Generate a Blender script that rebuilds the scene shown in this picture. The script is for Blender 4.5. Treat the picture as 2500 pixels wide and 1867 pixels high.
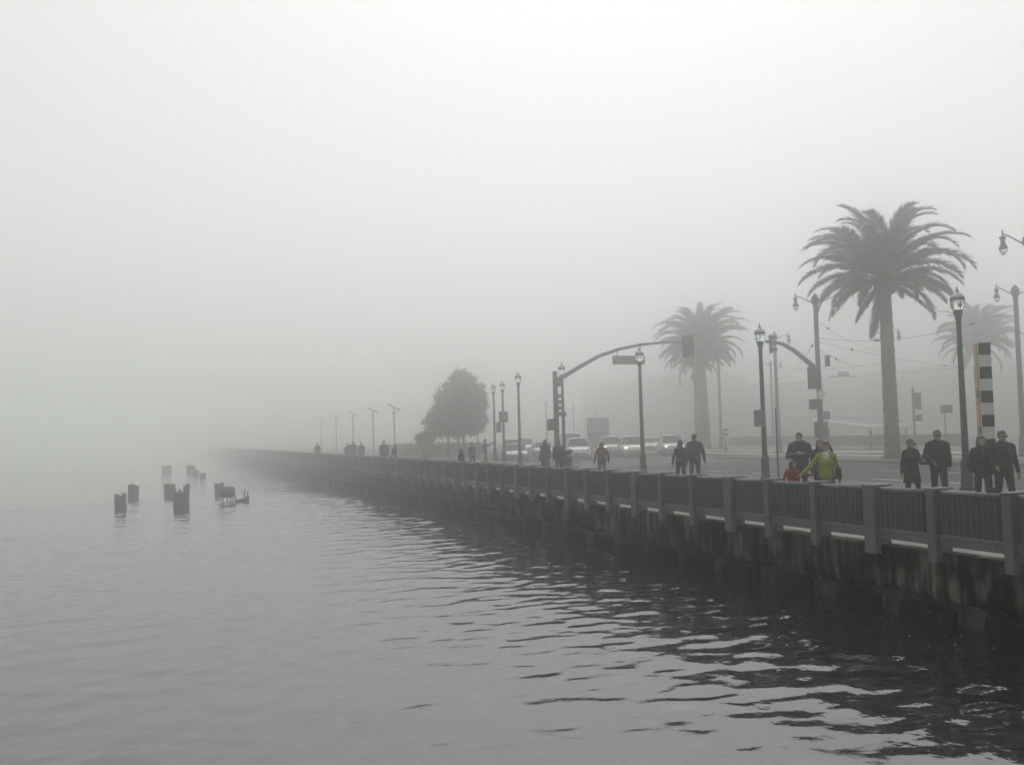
import bpy, math, random
import numpy as np
from mathutils import Vector, Matrix

R = math.radians
for o in list(bpy.data.objects):
    bpy.data.objects.remove(o)
sc = bpy.context.scene
col = sc.collection

# ------------------------------------------------------------------ camera
# x = from the water towards the land, y = along the sea wall, z = up (0 = water level)
EYE = 3.15
cam_d = bpy.data.cameras.new('camera')
cam_d.sensor_width = 36.0
cam_d.lens = 34.56
cam_d.clip_start = 0.1
cam_d.clip_end = 3000
cam = bpy.data.objects.new('camera', cam_d)
col.objects.link(cam)
YAW, PITCH, ROLL = 0.344226, 0.052525, -0.028517
fw = Vector((math.sin(YAW) * math.cos(PITCH), math.cos(YAW) * math.cos(PITCH), math.sin(PITCH)))
r0 = Vector((math.cos(YAW), -math.sin(YAW), 0))
u0 = r0.cross(fw)
rr = r0 * math.cos(ROLL) + u0 * math.sin(ROLL)
uu = -r0 * math.sin(ROLL) + u0 * math.cos(ROLL)
M = Matrix(((rr.x, uu.x, -fw.x, 0), (rr.y, uu.y, -fw.y, 0), (rr.z, uu.z, -fw.z, EYE), (0, 0, 0, 1)))
cam.matrix_world = M
sc.camera = cam

# ------------------------------------------------------------------ sky and sun
SUN_EL, SUN_AZ = R(58), R(28)          # azimuth from +y towards +x
world = bpy.data.worlds.new('World')
sc.world = world
world.use_nodes = True
nt = world.node_tree
nt.nodes.clear()
sky = nt.nodes.new('ShaderNodeTexSky')
sky.sky_type = 'NISHITA'
sky.sun_disc = False
sky.sun_elevation = SUN_EL
sky.sun_rotation = SUN_AZ
sky.air_density = 1.0
sky.dust_density = 6.0
sky.ozone_density = 1.0
hs = nt.nodes.new('ShaderNodeHueSaturation')
hs.inputs['Saturation'].default_value = 0.03
bg = nt.nodes.new('ShaderNodeBackground')
bg.inputs['Strength'].default_value = 0.10
wo = nt.nodes.new('ShaderNodeOutputWorld')
nt.links.new(sky.outputs[0], hs.inputs['Color'])
mxs = nt.nodes.new('ShaderNodeMixRGB')
mxs.inputs[0].default_value = 0.42
mxs.inputs[2].default_value = (7.35, 7.72, 7.25, 1)      # even veil of high cloud
nt.links.new(hs.outputs[0], mxs.inputs[1])
nt.links.new(mxs.outputs[0], bg.inputs['Color'])
nt.links.new(bg.outputs[0], wo.inputs[0])

sun_d = bpy.data.lights.new('sun', 'SUN')
sun_d.energy = 0.6
sun_d.angle = R(25)
sun_d.color = (1.0, 0.97, 0.93)
sun = bpy.data.objects.new('sun', sun_d)
col.objects.link(sun)
sd = Vector((math.sin(SUN_AZ) * math.cos(SUN_EL), math.cos(SUN_AZ) * math.cos(SUN_EL), math.sin(SUN_EL)))
sun.rotation_euler = sd.to_track_quat('Z', 'Y').to_euler()
sun.location = sd * 100

sc.view_settings.view_transform = 'Standard'
sc.view_settings.look = 'None'
sc.view_settings.gamma = 1.0
sc.view_settings.exposure = 0.27
sc.view_settings.use_curve_mapping = False
cy = sc.cycles
cy.use_denoising = True
cy.max_bounces = 12
cy.diffuse_bounces = 2
cy.glossy_bounces = 3
cy.transmission_bounces = 5
cy.transparent_max_bounces = 8
cy.volume_bounces = 8
cy.caustics_reflective = False
cy.caustics_refractive = False
cy.sample_clamp_indirect = 4.0
HAZE_DENSITY = 0.0110

# ------------------------------------------------------------------ materials
MATS = {}


def mat(name, c1, c2=None, rough=0.7, scale=3.0, bump=0.0, stretch=(1, 1, 1), metal=0.0, spec=0.5, detail=4.0, bscale=None):
    """Principled surface whose colour wanders between c1 and c2 by noise, with optional fine relief."""
    if name in MATS:
        return MATS[name]
    m = bpy.data.materials.new(name)
    m.use_nodes = True
    t = m.node_tree
    b = t.nodes['Principled BSDF']
    b.inputs['Roughness'].default_value = rough
    b.inputs['Metallic'].default_value = metal
    b.inputs['Specular IOR Level'].default_value = spec
    c2 = c2 or tuple(min(1, v * 1.25 + 0.003) for v in c1)
    tc = t.nodes.new('ShaderNodeTexCoord')
    mp = t.nodes.new('ShaderNodeMapping')
    mp.inputs['Scale'].default_value = stretch
    n = t.nodes.new('ShaderNodeTexNoise')
    n.inputs['Scale'].default_value = scale
    n.inputs['Detail'].default_value = detail
    ra = t.nodes.new('ShaderNodeValToRGB')
    ra.color_ramp.elements[0].position = 0.35
    ra.color_ramp.elements[1].position = 0.68
    ra.color_ramp.elements[0].color = (*c1, 1)
    ra.color_ramp.elements[1].color = (*c2, 1)
    t.links.new(tc.outputs['Object'], mp.inputs['Vector'])
    t.links.new(mp.outputs[0], n.inputs['Vector'])
    t.links.new(n.outputs[0], ra.inputs[0])
    t.links.new(ra.outputs[0], b.inputs['Base Color'])
    if bump:
        n2 = t.nodes.new('ShaderNodeTexNoise')
        n2.inputs['Scale'].default_value = bscale or scale * 4
        n2.inputs['Detail'].default_value = 5
        t.links.new(mp.outputs[0], n2.inputs['Vector'])
        bp = t.nodes.new('ShaderNodeBump')
        bp.inputs['Strength'].default_value = bump
        bp.inputs['Distance'].default_value = 0.02
        t.links.new(n2.outputs[0], bp.inputs['Height'])
        t.links.new(bp.outputs[0], b.inputs['Normal'])
    MATS[name] = m
    return m


def emit(name, c, s):
    m = bpy.data.materials.new(name)
    m.use_nodes = True
    b = m.node_tree.nodes['Principled BSDF']
    b.inputs['Base Color'].default_value = (*c, 1)
    b.inputs['Emission Color'].default_value = (*c, 1)
    b.inputs['Emission Strength'].default_value = s
    return m


def glass(name, c=(0.9, 0.92, 0.92), rough=0.15, trans=1.0, ior=1.25):
    m = bpy.data.materials.new(name)
    m.use_nodes = True
    b = m.node_tree.nodes['Principled BSDF']
    b.inputs['Base Color'].default_value = (*c, 1)
    b.inputs['Roughness'].default_value = rough
    b.inputs['IOR'].default_value = ior
    b.inputs['Transmission Weight'].default_value = trans
    return m


m_rail = mat('railing_paint', (0.115, 0.123, 0.126), (0.155, 0.163, 0.165), rough=0.6, scale=2.0, bump=0.05, spec=0.2)
m_picket = mat('picket_paint', (0.085, 0.092, 0.090), (0.125, 0.132, 0.128), rough=0.7, scale=3.0, spec=0.15)
m_deck = mat('pavement_concrete', (0.16, 0.155, 0.145), (0.24, 0.232, 0.215), rough=0.85, scale=0.7, bump=0.1, bscale=30)
m_brick = mat('promenade_paving', (0.105, 0.10, 0.095), (0.145, 0.138, 0.13), rough=0.85, scale=0.8, bump=0.15, bscale=25, spec=0.2)
m_asph = mat('asphalt', (0.050, 0.050, 0.050), (0.075, 0.074, 0.072), rough=0.85, spec=0.2, scale=0.4, bump=0.15, bscale=60)
m_median = mat('median_ground', (0.07, 0.068, 0.06), (0.11, 0.105, 0.09), rough=0.9, scale=0.6, bump=0.2, bscale=12)
m_track = mat('trackway_concrete', (0.22, 0.215, 0.20), (0.30, 0.29, 0.27), rough=0.8, scale=0.3, bump=0.1, bscale=25)
m_kerb = mat('kerb_stone', (0.13, 0.13, 0.125), (0.19, 0.185, 0.18), rough=0.85, scale=1.5, bump=0.1)
m_wpaint = mat('road_paint', (0.55, 0.55, 0.53), (0.75, 0.75, 0.72), rough=0.6, scale=6)
m_lamp = mat('lamp_paint', (0.014, 0.016, 0.024), (0.022, 0.025, 0.034), rough=0.5, scale=4, spec=0.2)
m_pole = mat('pole_paint', (0.055, 0.058, 0.062), (0.085, 0.088, 0.092), rough=0.5, scale=3)
m_signal = mat('signal_housing', (0.022, 0.024, 0.022), (0.035, 0.037, 0.034), rough=0.6, scale=4)
m_signback = mat('sign_back', (0.12, 0.125, 0.13), (0.17, 0.175, 0.18), rough=0.5, scale=4, metal=0.3)
m_globe = glass('lamp_globe_glass', rough=0.12, ior=1.18)
m_globecap = glass('lamp_cap_glass', (0.92, 0.93, 0.92), rough=0.25, trans=0.75, ior=1.35)
m_trunk = mat('palm_bark', (0.075, 0.065, 0.055), (0.14, 0.125, 0.105), rough=0.95, scale=6, bump=0.8, stretch=(1, 1, 2.2), bscale=10)
m_frond = mat('palm_leaf', (0.028, 0.038, 0.016), (0.055, 0.066, 0.030), rough=0.55, scale=1.2)
m_frond2 = mat('palm_leaf_dry', (0.07, 0.058, 0.035), (0.12, 0.10, 0.062), rough=0.7, scale=1.2)
m_leaf = mat('tree_leaf', (0.020, 0.030, 0.014), (0.05, 0.06, 0.028), rough=0.45, scale=1.5)
m_bark = mat('tree_bark', (0.06, 0.05, 0.042), (0.11, 0.095, 0.08), rough=0.95, scale=8, bump=0.5)
m_pile = mat('old_timber', (0.028, 0.026, 0.023), (0.075, 0.068, 0.058), rough=0.9, scale=3, bump=0.8, stretch=(3, 3, 0.5), bscale=9)
m_black = mat('black_rubber', (0.010, 0.010, 0.010), (0.018, 0.018, 0.018), rough=0.8)
m_chrome = mat('bright_metal', (0.5, 0.5, 0.5), (0.65, 0.65, 0.65), rough=0.25, metal=0.9)
m_wire = mat('wire_metal', (0.02, 0.02, 0.02), (0.03, 0.03, 0.03), rough=0.5)
m_pblack = mat('pylon_black', (0.004, 0.004, 0.0045), (0.007, 0.007, 0.007), rough=0.6, spec=0.08)
m_pwhite = mat('pylon_white', (0.46, 0.46, 0.44), (0.54, 0.54, 0.52), rough=0.55)
m_porange = mat('pylon_orange_print', (0.33, 0.17, 0.035), (0.46, 0.28, 0.08), rough=0.5, scale=5)
m_pbluegrey = mat('pylon_photo_print', (0.05, 0.055, 0.06), (0.16, 0.17, 0.17), rough=0.5, scale=14)
m_planter = mat('planter_iron', (0.08, 0.078, 0.07), (0.12, 0.115, 0.105), rough=0.8)
m_wallband = mat('platform_concrete', (0.085, 0.083, 0.078), (0.13, 0.127, 0.118), rough=0.9, scale=0.8, bump=0.2)
m_roofwhite = mat('shelter_roof_paint', (0.62, 0.63, 0.62), (0.75, 0.76, 0.75), rough=0.4, scale=3)
m_darkglass = mat('car_glass', (0.012, 0.014, 0.015), (0.018, 0.02, 0.021), rough=0.08, spec=0.35)
m_red = mat('sign_red', (0.16, 0.035, 0.03), (0.21, 0.05, 0.045), rough=0.5)
m_hl = emit('headlight_warm', (1.0, 0.84, 0.42), 1.7)
m_hlw = emit('headlight_white', (1.0, 0.95, 0.80), 1.4)
m_redlight = emit('signal_red_light', (1.0, 0.10, 0.05), 4.0)
m_hloff = mat('headlight_off', (0.45, 0.46, 0.47), (0.55, 0.56, 0.57), rough=0.15)
m_foam_glint = mat('foam_glint_white', (0.6, 0.6, 0.58), (0.75, 0.75, 0.73), rough=0.6)
m_plate = mat('licence_plate', (0.55, 0.55, 0.52), (0.65, 0.65, 0.62), rough=0.5)


def wall_material():
    m = bpy.data.materials.new('seawall_concrete')
    m.use_nodes = True
    t = m.node_tree
    b = t.nodes['Principled BSDF']
    b.inputs['Roughness'].default_value = 0.9
    b.inputs['Specular IOR Level'].default_value = 0.1
    tc = t.nodes.new('ShaderNodeTexCoord')
    mp = t.nodes.new('ShaderNodeMapping')
    mp.inputs['Scale'].default_value = (1, 3.0, 0.35)
    n1 = t.nodes.new('ShaderNodeTexNoise')
    n1.inputs['Scale'].default_value = 2.2
    n1.inputs['Detail'].default_value = 6
    r1 = t.nodes.new('ShaderNodeValToRGB')
    r1.color_ramp.elements[0].position = 0.42
    r1.color_ramp.elements[1].position = 0.70
    r1.color_ramp.elements[0].color = (0.013, 0.0135, 0.011, 1)
    r1.color_ramp.elements[1].color = (0.20, 0.194, 0.17, 1)
    n2 = t.nodes.new('ShaderNodeTexNoise')
    n2.inputs['Scale'].default_value = 1.3
    n2.inputs['Detail'].default_value = 5
    r2 = t.nodes.new('ShaderNodeValToRGB')
    r2.color_ramp.elements[0].position = 0.44
    r2.color_ramp.elements[1].position = 0.58
    r2.color_ramp.elements[0].color = (0.16, 0.165, 0.14, 1)
    r2.color_ramp.elements[1].color = (1, 1, 1, 1)
    mx = t.nodes.new('ShaderNodeMixRGB')
    mx.blend_type = 'MULTIPLY'
    mx.inputs[0].default_value = 1.0
    t.links.new(tc.outputs['Object'], mp.inputs['Vector'])
    t.links.new(mp.outputs[0], n1.inputs['Vector'])
    t.links.new(tc.outputs['Object'], n2.inputs['Vector'])
    t.links.new(n1.outputs[0], r1.inputs[0])
    t.links.new(n2.outputs[0], r2.inputs[0])
    t.links.new(r1.outputs[0], mx.inputs[1])
    t.links.new(r2.outputs[0], mx.inputs[2])
    t.links.new(mx.outputs[0], b.inputs['Base Color'])
    n3 = t.nodes.new('ShaderNodeTexNoise')
    n3.inputs['Scale'].default_value = 14
    n3.inputs['Detail'].default_value = 6
    t.links.new(tc.outputs['Object'], n3.inputs['Vector'])
    bp = t.nodes.new('ShaderNodeBump')
    bp.inputs['Strength'].default_value = 0.6
    bp.inputs['Distance'].default_value = 0.03
    t.links.new(n3.outputs[0], bp.inputs['Height'])
    t.links.new(bp.outputs[0], b.inputs['Normal'])
    return m


m_wall = wall_material()
m_stub = mat('tidal_concrete', (0.014, 0.014, 0.012), (0.085, 0.082, 0.074), rough=0.8, spec=0.15, scale=5, bump=0.6, bscale=14)
m_tidal_shade = mat('tidal_shade', (0.006, 0.007, 0.006), (0.014, 0.014, 0.012), rough=0.9, scale=6, bump=0.8, spec=0.08)  # near-black colour stands in for the shade inside low wall openings


def water_material(bump, nscale=0.55):
    m = bpy.data.materials.new('bay_water')
    m.use_nodes = True
    t = m.node_tree
    b = t.nodes['Principled BSDF']
    b.inputs['Base Color'].default_value = (0.008, 0.011, 0.0095, 1)
    b.inputs['Roughness'].default_value = 0.05
    b.inputs['IOR'].default_value = 2.3
    if bump:
        tc = t.nodes.new('ShaderNodeTexCoord')
        n = t.nodes.new('ShaderNodeTexNoise')
        n.inputs['Scale'].default_value = nscale
        n.inputs['Detail'].default_value = 2
        t.links.new(tc.outputs['Object'], n.inputs['Vector'])
        bp = t.nodes.new('ShaderNodeBump')
        bp.inputs['Strength'].default_value = 0.5
        bp.inputs['Distance'].default_value = bump
        t.links.new(n.outputs[0], bp.inputs['Height'])
        t.links.new(bp.outputs[0], b.inputs['Normal'])
    return m


m_water = water_material(0.012, 4.5)
m_waterfar = water_material(0.22)


# ------------------------------------------------------------------ mesh helpers
class MB:
    def __init__(self):
        self.v, self.f, self.m = [], [], []

    def add(self, vs, fs, mi=0):
        o = len(self.v)
        self.v += [tuple(p) for p in vs]
        self.f += [tuple(i + o for i in q) for q in fs]
        self.m += [mi] * len(fs)

    def box(self, x0, x1, y0, y1, z0, z1, mi=0):
        vs = [(x0, y0, z0), (x1, y0, z0), (x1, y1, z0), (x0, y1, z0), (x0, y0, z1), (x1, y0, z1), (x1, y1, z1), (x0, y1, z1)]
        self.add(vs, [(0, 3, 2, 1), (4, 5, 6, 7), (0, 1, 5, 4), (1, 2, 6, 5), (2, 3, 7, 6), (3, 0, 4, 7)], mi)

    def bevbox(self, x0, x1, y0, y1, z0, z1, b=0.02, mi=0):
        """box with chamfered vertical edges and a chamfered top"""
        ring = lambda s, z: [(x0 + s + b, y0 + s, z), (x1 - s - b, y0 + s, z), (x1 - s, y0 + s + b, z), (x1 - s, y1 - s - b, z),
                             (x1 - s - b, y1 - s, z), (x0 + s + b, y1 - s, z), (x0 + s, y1 - s - b, z), (x0 + s, y0 + s + b, z)]
        vs = ring(0, z0) + ring(0, z1 - b) + ring(b, z1)
        fs = [tuple(range(7, -1, -1)), tuple(range(16, 24))]
        for k in range(2):
            for i in range(8):
                j = (i + 1) % 8
                fs.append((k * 8 + i, k * 8 + j, k * 8 + 8 + j, k * 8 + 8 + i))
        self.add(vs, fs, mi)

    def tube(self, pts, rad, n=8, mi=0, cap=True, flat=None):
        pts = [Vector(p) for p in pts]
        if not isinstance(rad, (list, tuple)):
            rad = [rad] * len(pts)
        vs, fs = [], []
        up = None
        for i, p in enumerate(pts):
            d = (pts[min(i + 1, len(pts) - 1)] - pts[max(i - 1, 0)]).normalized()
            if up is None:
                up = Vector((0, 0, 1)) if abs(d.z) < 0.9 else Vector((1, 0, 0))
            a = d.cross(up)
            if a.length < 1e-4:
                a = d.cross(Vector((0, 1, 0)))
            a.normalize()
            b = a.cross(d).normalized()
            up = b
            for k in range(n):
                t = 2 * math.pi * k / n
                vs.append(p + a * math.cos(t) * rad[i] + b * math.sin(t) * rad[i] * (flat or 1))
        for i in range(len(pts) - 1):
            for k in range(n):
                j = (k + 1) % n
                fs.append((i * n + k, i * n + j, (i + 1) * n + j, (i + 1) * n + k))
        if cap:
            fs.append(tuple(range(n - 1, -1, -1)))
            fs.append(tuple(range((len(pts) - 1) * n, len(pts) * n)))
        self.add(vs, fs, mi)

    def lathe(self, prof, n=14, c=(0, 0, 0), mi=0, cap=True):
        vs, fs = [], []
        for r, z in prof:
            for k in range(n):
                t = 2 * math.pi * k / n
                vs.append((c[0] + r * math.cos(t), c[1] + r * math.sin(t), c[2] + z))
        for i in range(len(prof) - 1):
            for k in range(n):
                j = (k + 1) % n
                fs.append((i * n + k, i * n + j, (i + 1) * n + j, (i + 1) * n + k))
        if cap:
            fs.append(tuple(range(n - 1, -1, -1)))
            fs.append(tuple(range((len(prof) - 1) * n, len(prof) * n)))
        self.add(vs, fs, mi)

    def mesh(self, name, mats, smooth=False):
        me = bpy.data.meshes.new(name)
        me.from_pydata(self.v, [], self.f)
        for m in (mats if isinstance(mats, (list, tuple)) else [mats]):
            me.materials.append(m)
        if any(self.m):
            me.polygons.foreach_set('material_index', self.m)
        if smooth:
            me.polygons.foreach_set('use_smooth', [True] * len(self.f))
        me.update()
        return me

    def build(self, name, mats, parent=None, smooth=False, loc=None):
        return link(name, self.mesh(name, mats, smooth), parent, loc)


def link(name, data, parent=None, loc=None, rz=0.0):
    o = bpy.data.objects.new(name, data)
    col.objects.link(o)
    if loc is not None:
        o.location = loc
    if rz:
        o.rotation_euler = (0, 0, rz)
    if parent is not None:
        o.parent = parent
    return o


def tag(o, label, cat, group=None):
    o['label'] = label
    o['category'] = cat
    if group:
        o['group'] = group
    return o


def empty(name, loc, label, cat, group=None, rz=0.0):
    o = link(name, None, None, loc, rz)
    o.empty_display_size = 0.2
    return tag(o, label, cat, group)


def struct(o, kind='structure'):
    o['kind'] = kind
    return o


def copy_tree(o, parent=None):
    c = o.copy()
    col.objects.link(c)
    if parent is not None:
        c.parent = parent
    for ch in list(o.children):
        copy_tree(ch, c)
    return c


def quad_np(name, V, F, mats, parent=None, smooth=True, mi=None):
    me = bpy.data.meshes.new(name)
    me.from_pydata(V.tolist(), [], F.tolist())
    for m in mats:
        me.materials.append(m)
    if mi is not None:
        me.polygons.foreach_set('material_index', mi.astype(np.int32))
    if smooth:
        me.polygons.foreach_set('use_smooth', np.ones(len(F), bool))
    me.update()
    return link(name, me, parent)


# ------------------------------------------------------------------ levels
DZ = 1.12          # promenade
RZ = 0.97          # road
WX = 11.40         # face of the sea wall
PX = 11.287        # water-side face of the railing posts
Y0, SP = 10.956, 1.47727
rng = random.Random(7)
nrng = np.random.default_rng(5)

# ------------------------------------------------------------------ water
nw = 64
lam = np.exp(nrng.uniform(np.log(0.24), np.log(1.7), nw))
ang = R(-70) + nrng.normal(0, 0.75, nw)
kk = 2 * np.pi / lam
amp = 0.0145 / kk * np.where(lam < 0.4, 0.85, np.where(lam > 1.1, 0.75, 1.0))
ph = nrng.uniform(0, 2 * np.pi, nw)
GX0, GX1, GY0, GY1, GS = -30.0, 12.4, 4.0, 62.0, 0.078
gx = np.arange(GX0, GX1 + 1e-6, GS)
gy = np.arange(GY0, GY1 + 1e-6, GS)
XX, YY = np.meshgrid(gx, gy, indexing='ij')
ZZ = np.zeros_like(XX)
# gusts: patches of livelier and calmer water
for i in range(nw):
    ZZ += amp[i] * np.cos(kk[i] * (XX * np.cos(ang[i]) + YY * np.sin(ang[i])) + ph[i])
patch = 0.85 + 0.25 * np.sin(XX * 0.21 + 1.3 * np.sin(YY * 0.11)) * np.sin(YY * 0.17 + 0.7)
edge = np.minimum(np.minimum(XX - GX0, gx[-1] - XX + 9), np.minimum(YY - GY0, gy[-1] - YY))
ZZ *= patch * np.clip(edge / 4.0, 0, 1)
nx_, ny_ = XX.shape
V = np.stack([XX, YY, ZZ], -1).reshape(-1, 3)
idx = np.arange(nx_ * ny_).reshape(nx_, ny_)
F = np.stack([idx[:-1, :-1], idx[1:, :-1], idx[1:, 1:], idx[:-1, 1:]], -1).reshape(-1, 4)
struct(quad_np('water', V, F, [m_water]))
BX0, BX1, BY0, BY1 = -420.0, 420.0, -60.0, 860.0
w = MB()
x1, y1 = gx[-1], gy[-1]
for a, b, c, d in ((BX0, GX0, BY0, BY1), (GX0, x1, BY0, GY0), (GX0, x1, y1, BY1)):
    w.add([(a, c, 0), (b, c, 0), (b, d, 0), (a, d, 0)], [(0, 1, 2, 3)])
struct(w.build('open_water', m_waterfar))

# ------------------------------------------------------------------ land
g = MB()
g.add([(WX + 0.29, BY0, DZ - 0.006), (23.2, BY0, DZ - 0.006), (23.2, BY1, DZ - 0.006), (WX + 0.29, BY1, DZ - 0.006)], [(0, 1, 2, 3)])
struct(g.build('promenade_pavement', m_brick))
g = MB()
g.box(WX + 0.29, 12.75, BY0, BY1, DZ - 0.2, DZ - 0.001)
struct(g.build('pavement_edge_band', m_deck))
g = MB()
g.bevbox(23.2, 23.45, BY0, BY1, RZ - 0.3, DZ, 0.02)
g.bevbox(37.5, 37.75, -20, 62, RZ - 0.3, DZ, 0.02)
g.bevbox(23.44, 24.75, 62.0, 84.0, RZ - 0.3, DZ - 0.003, 0.3)
struct(g.build('kerb', m_kerb))
g = MB()
g.add([(23.45, BY0, RZ), (BX1, BY0, RZ), (BX1, BY1, RZ), (23.45, BY1, RZ)], [(0, 1, 2, 3)])
road = struct(g.build('road', m_asph))
g = MB()
g.box(37.75, 42.4, -20, 62, RZ - 0.3, DZ - 0.004)
struct(g.build('median_island', m_median))
g = MB()
g.box(42.4, 61.8, -20, 240, RZ - 0.3, DZ - 0.02)
g.box(46.5, 61.8, 240, 700, RZ - 0.3, DZ - 0.02)
track = struct(g.build('tramway', m_track))
for xx in (45.2, 46.7, 52.6, 54.1, 58.0):
    g = MB()
    g.box(xx, xx + 0.16, -20, 240, DZ - 0.019, DZ + 0.015)
    g.build('track_rail', m_black, track)
for X, ys in ((26.6, (26.2, 30.2, 34.4, 38.6, 42.8, 46.5)), (31.6, (24.0, 28.0, 31.6, 36.0, 40.5, 46.0, 52.5))):
    for y in ys:
        g = MB()
        g.box(X - 0.07, X + 0.07, y, y + 1.9, RZ + 0.003, RZ + 0.007)
        g.build('lane_marking', m_wpaint, road)
for x0, x1_ in ((24.5, 28.6), (29.5, 33.4), (34.2, 38.6)):
    g = MB()
    g.box(x0, x1_, 67.2, 67.55, RZ + 0.003, RZ + 0.007)
    g.build('stop_line', m_wpaint, road)
for yy in (57.2, 61.0):
    g = MB()
    g.box(24.0, 41.5, yy, yy + 0.3, RZ + 0.003, RZ + 0.007)
    g.build('crosswalk_line', m_wpaint, road)
for X in (29.0, 33.9, 38.8):
    for k in range(6):
        g = MB()
        g.box(X - 0.06, X + 0.06, 69 + k * 9, 72 + k * 9, RZ + 0.003, RZ + 0.007)
        g.build('lane_marking', m_wpaint, road)

# ------------------------------------------------------------------ sea wall with dark blocks in place of tidal openings
wall = empty('sea_wall', (WX, 0, 0), 'stained dark concrete sea wall below the railing, with dark blocks in place of low openings at the water', 'wall')
WY0, WY1 = -14.0, 330.0
g = MB()
# coping and beam, cut into slightly uneven lengths so that joints show
y = WY0
b = 0
while y < WY1:
    L = 8.85 if y < 120 else 60
    g = MB()
    dx = 0.012 * ((b * 7) % 3)
    y_a, y_b = y + 0.006, min(y + L, WY1) - 0.006
    ns = int((y_b - y_a) / (0.11 if y < 45 else 0.5)) + 1
    prof = [(0.30, DZ), (0.03, DZ), (0.0, DZ - 0.03), (0.0, 1.0), (0.0, 0.90), (0.0, 0.80), (0.0, 0.70), (0.0, 0.60), (0.0, 0.50), (0.012, 0.42), (0.04, 0.37), (0.58, 0.385)]
    vs, fs, wob = [], [], 0.0
    for q in range(ns + 1):
        yy = y_a + (y_b - y_a) * q / ns
        wob = 0.8 * wob + rng.uniform(-0.03, 0.03)
        chip = 0.035 if rng.random() < 0.10 else 0.0
        for j, (px_, pz_) in enumerate(prof):
            jx = jz = 0.0
            if 2 <= j <= 10:
                jx = dx + rng.uniform(-0.009, 0.009) + 0.012 * math.sin(yy * 1.9 + pz_ * 5) * math.sin(yy * 0.7 + 1.1)
            if j in (9, 10):
                jz = wob
                jx += abs(wob) * 0.4
            if j in (1, 2) and chip:
                jx += chip * rng.random()
                jz -= chip * rng.random()
            vs.append((px_ + jx, yy, pz_ + jz))
    np_ = len(prof)
    for q in range(ns):
        for j in range(np_ - 1):
            fs.append((q * np_ + j, q * np_ + j + 1, (q + 1) * np_ + j + 1, (q + 1) * np_ + j))
    fs.append(tuple(range(np_)))
    fs.append(tuple(range(ns * np_ + np_ - 1, ns * np_ - 1, -1)))
    g.add(vs, fs)
    o = g.build('wall_beam', m_wall, wall)
    y += L
    b += 1
g = MB()
g.box(0.10, 1.2, WY0, WY1, -0.9, 0.55)
g.build('lower_wall', m_stub, wall)
y = 15.52 - 1.77 * 14 - 1.25
i = 0
while y < 150:
    g = MB()
    ln = rng.uniform(1.05, 1.4)
    n_ = 7
    vs, fs = [], []
    zt = rng.uniform(0.27, 0.36)
    for q in range(n_ + 1):
        yy = y + ln * q / n_
        en = 0.05 if q in (0, n_) else 0.0
        xf = -0.03 + rng.uniform(-0.03, 0.03) + en
        for px_, pz_ in ((0.14, -0.9), (xf, -0.9), (xf - 0.02, -0.02), (xf + rng.uniform(-0.015, 0.015), zt - 0.10 + rng.uniform(-0.02, 0.02)), (xf + 0.05, zt + rng.uniform(-0.025, 0.02) - en), (0.14, zt + 0.02)):
            vs.append((px_, yy, pz_))
    for q in range(n_):
        for j in range(5):
            fs.append((q * 6 + j, q * 6 + j + 1, (q + 1) * 6 + j + 1, (q + 1) * 6 + j))
    fs.append(tuple(range(6)))
    fs.append(tuple(range(n_ * 6 + 5, n_ * 6 - 1, -1)))
    g.add(vs, fs)
    g.build('shade_block', m_tidal_shade, wall)
    y += 1.77 + rng.uniform(-0.1, 0.1)
    i += 1

# ------------------------------------------------------------------ railing
rail = empty('railing', (PX, 0, DZ), 'long grey metal promenade railing with square posts and close upright bars', 'railing')
RT = 1.006
NP0, NP1 = -6, 130


def post_mesh(wd):
    b = MB()
    b.bevbox(0, 0.30, -wd, 0, -0.15, RT - 0.03, 0.012)
    b.box(0.09, 0.32, -wd - 0.01, 0.01, 0.002, 0.11)
    return b.mesh('post', m_rail)


def cap_mesh(wd):
    b = MB()
    b.bevbox(-0.012, 0.40, -wd - 0.015, 0.015, RT - 0.03, RT, 0.008)
    return b.mesh('post_cap', m_rail)


pm = {0: (post_mesh(0.175), cap_mesh(0.175)), 1: (post_mesh(0.285), cap_mesh(0.285))}


def top_mesh(L):
    b = MB()
    b.tube([(0.135, 0.0, RT - 0.075), (0.135, L, RT - 0.075)], 0.044, 10)
    return b.mesh('handrail', m_rail, True)


def low_mesh(L):
    b = MB()
    b.bevbox(0.085, 0.185, 0, L, 0.115, 0.235, 0.008)
    b.bevbox(0.075, 0.195, 0, L, 0.236, 0.285, 0.008)
    return b.mesh('lower_rail', m_rail)


bp = MB()
bp.box(0.078, 0.192, -0.011, 0.011, 0.286, RT - 0.10)
picket_me = bp.mesh('picket', m_picket)
tops, lows = {}, {}
far_p = MB()
NPK = 21
for i in range(NP0, NP1):
    yk = Y0 + SP * i
    wide = 1 if (i - 2) % 3 == 0 else 0
    wd = 0.285 if wide else 0.175
    nwd = 0.285 if (i + 1 - 2) % 3 == 0 else 0.175
    po = link('post', pm[wide][0], rail, (0, yk, 0))
    link('post_cap', pm[wide][1], po)
    L = round(SP - nwd, 4)
    if L not in tops:
        tops[L], lows[L] = top_mesh(L), low_mesh(L)
    link('handrail', tops[L], rail, (0, yk, 0))
    link('lower_rail', lows[L], rail, (0, yk, 0))
    n = int(L / 0.112)
    for q in range(n):
        yy = yk + (q + 0.5) * L / n
        if -2 <= i < NPK:
            link('picket', picket_me, rail, (0, yy, 0))
        else:
            far_p.box(0.078, 0.192, yy - 0.011, yy + 0.011, 0.286, RT - 0.10)
struct(far_p.build('far_pickets', m_picket, rail), 'stuff')

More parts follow.
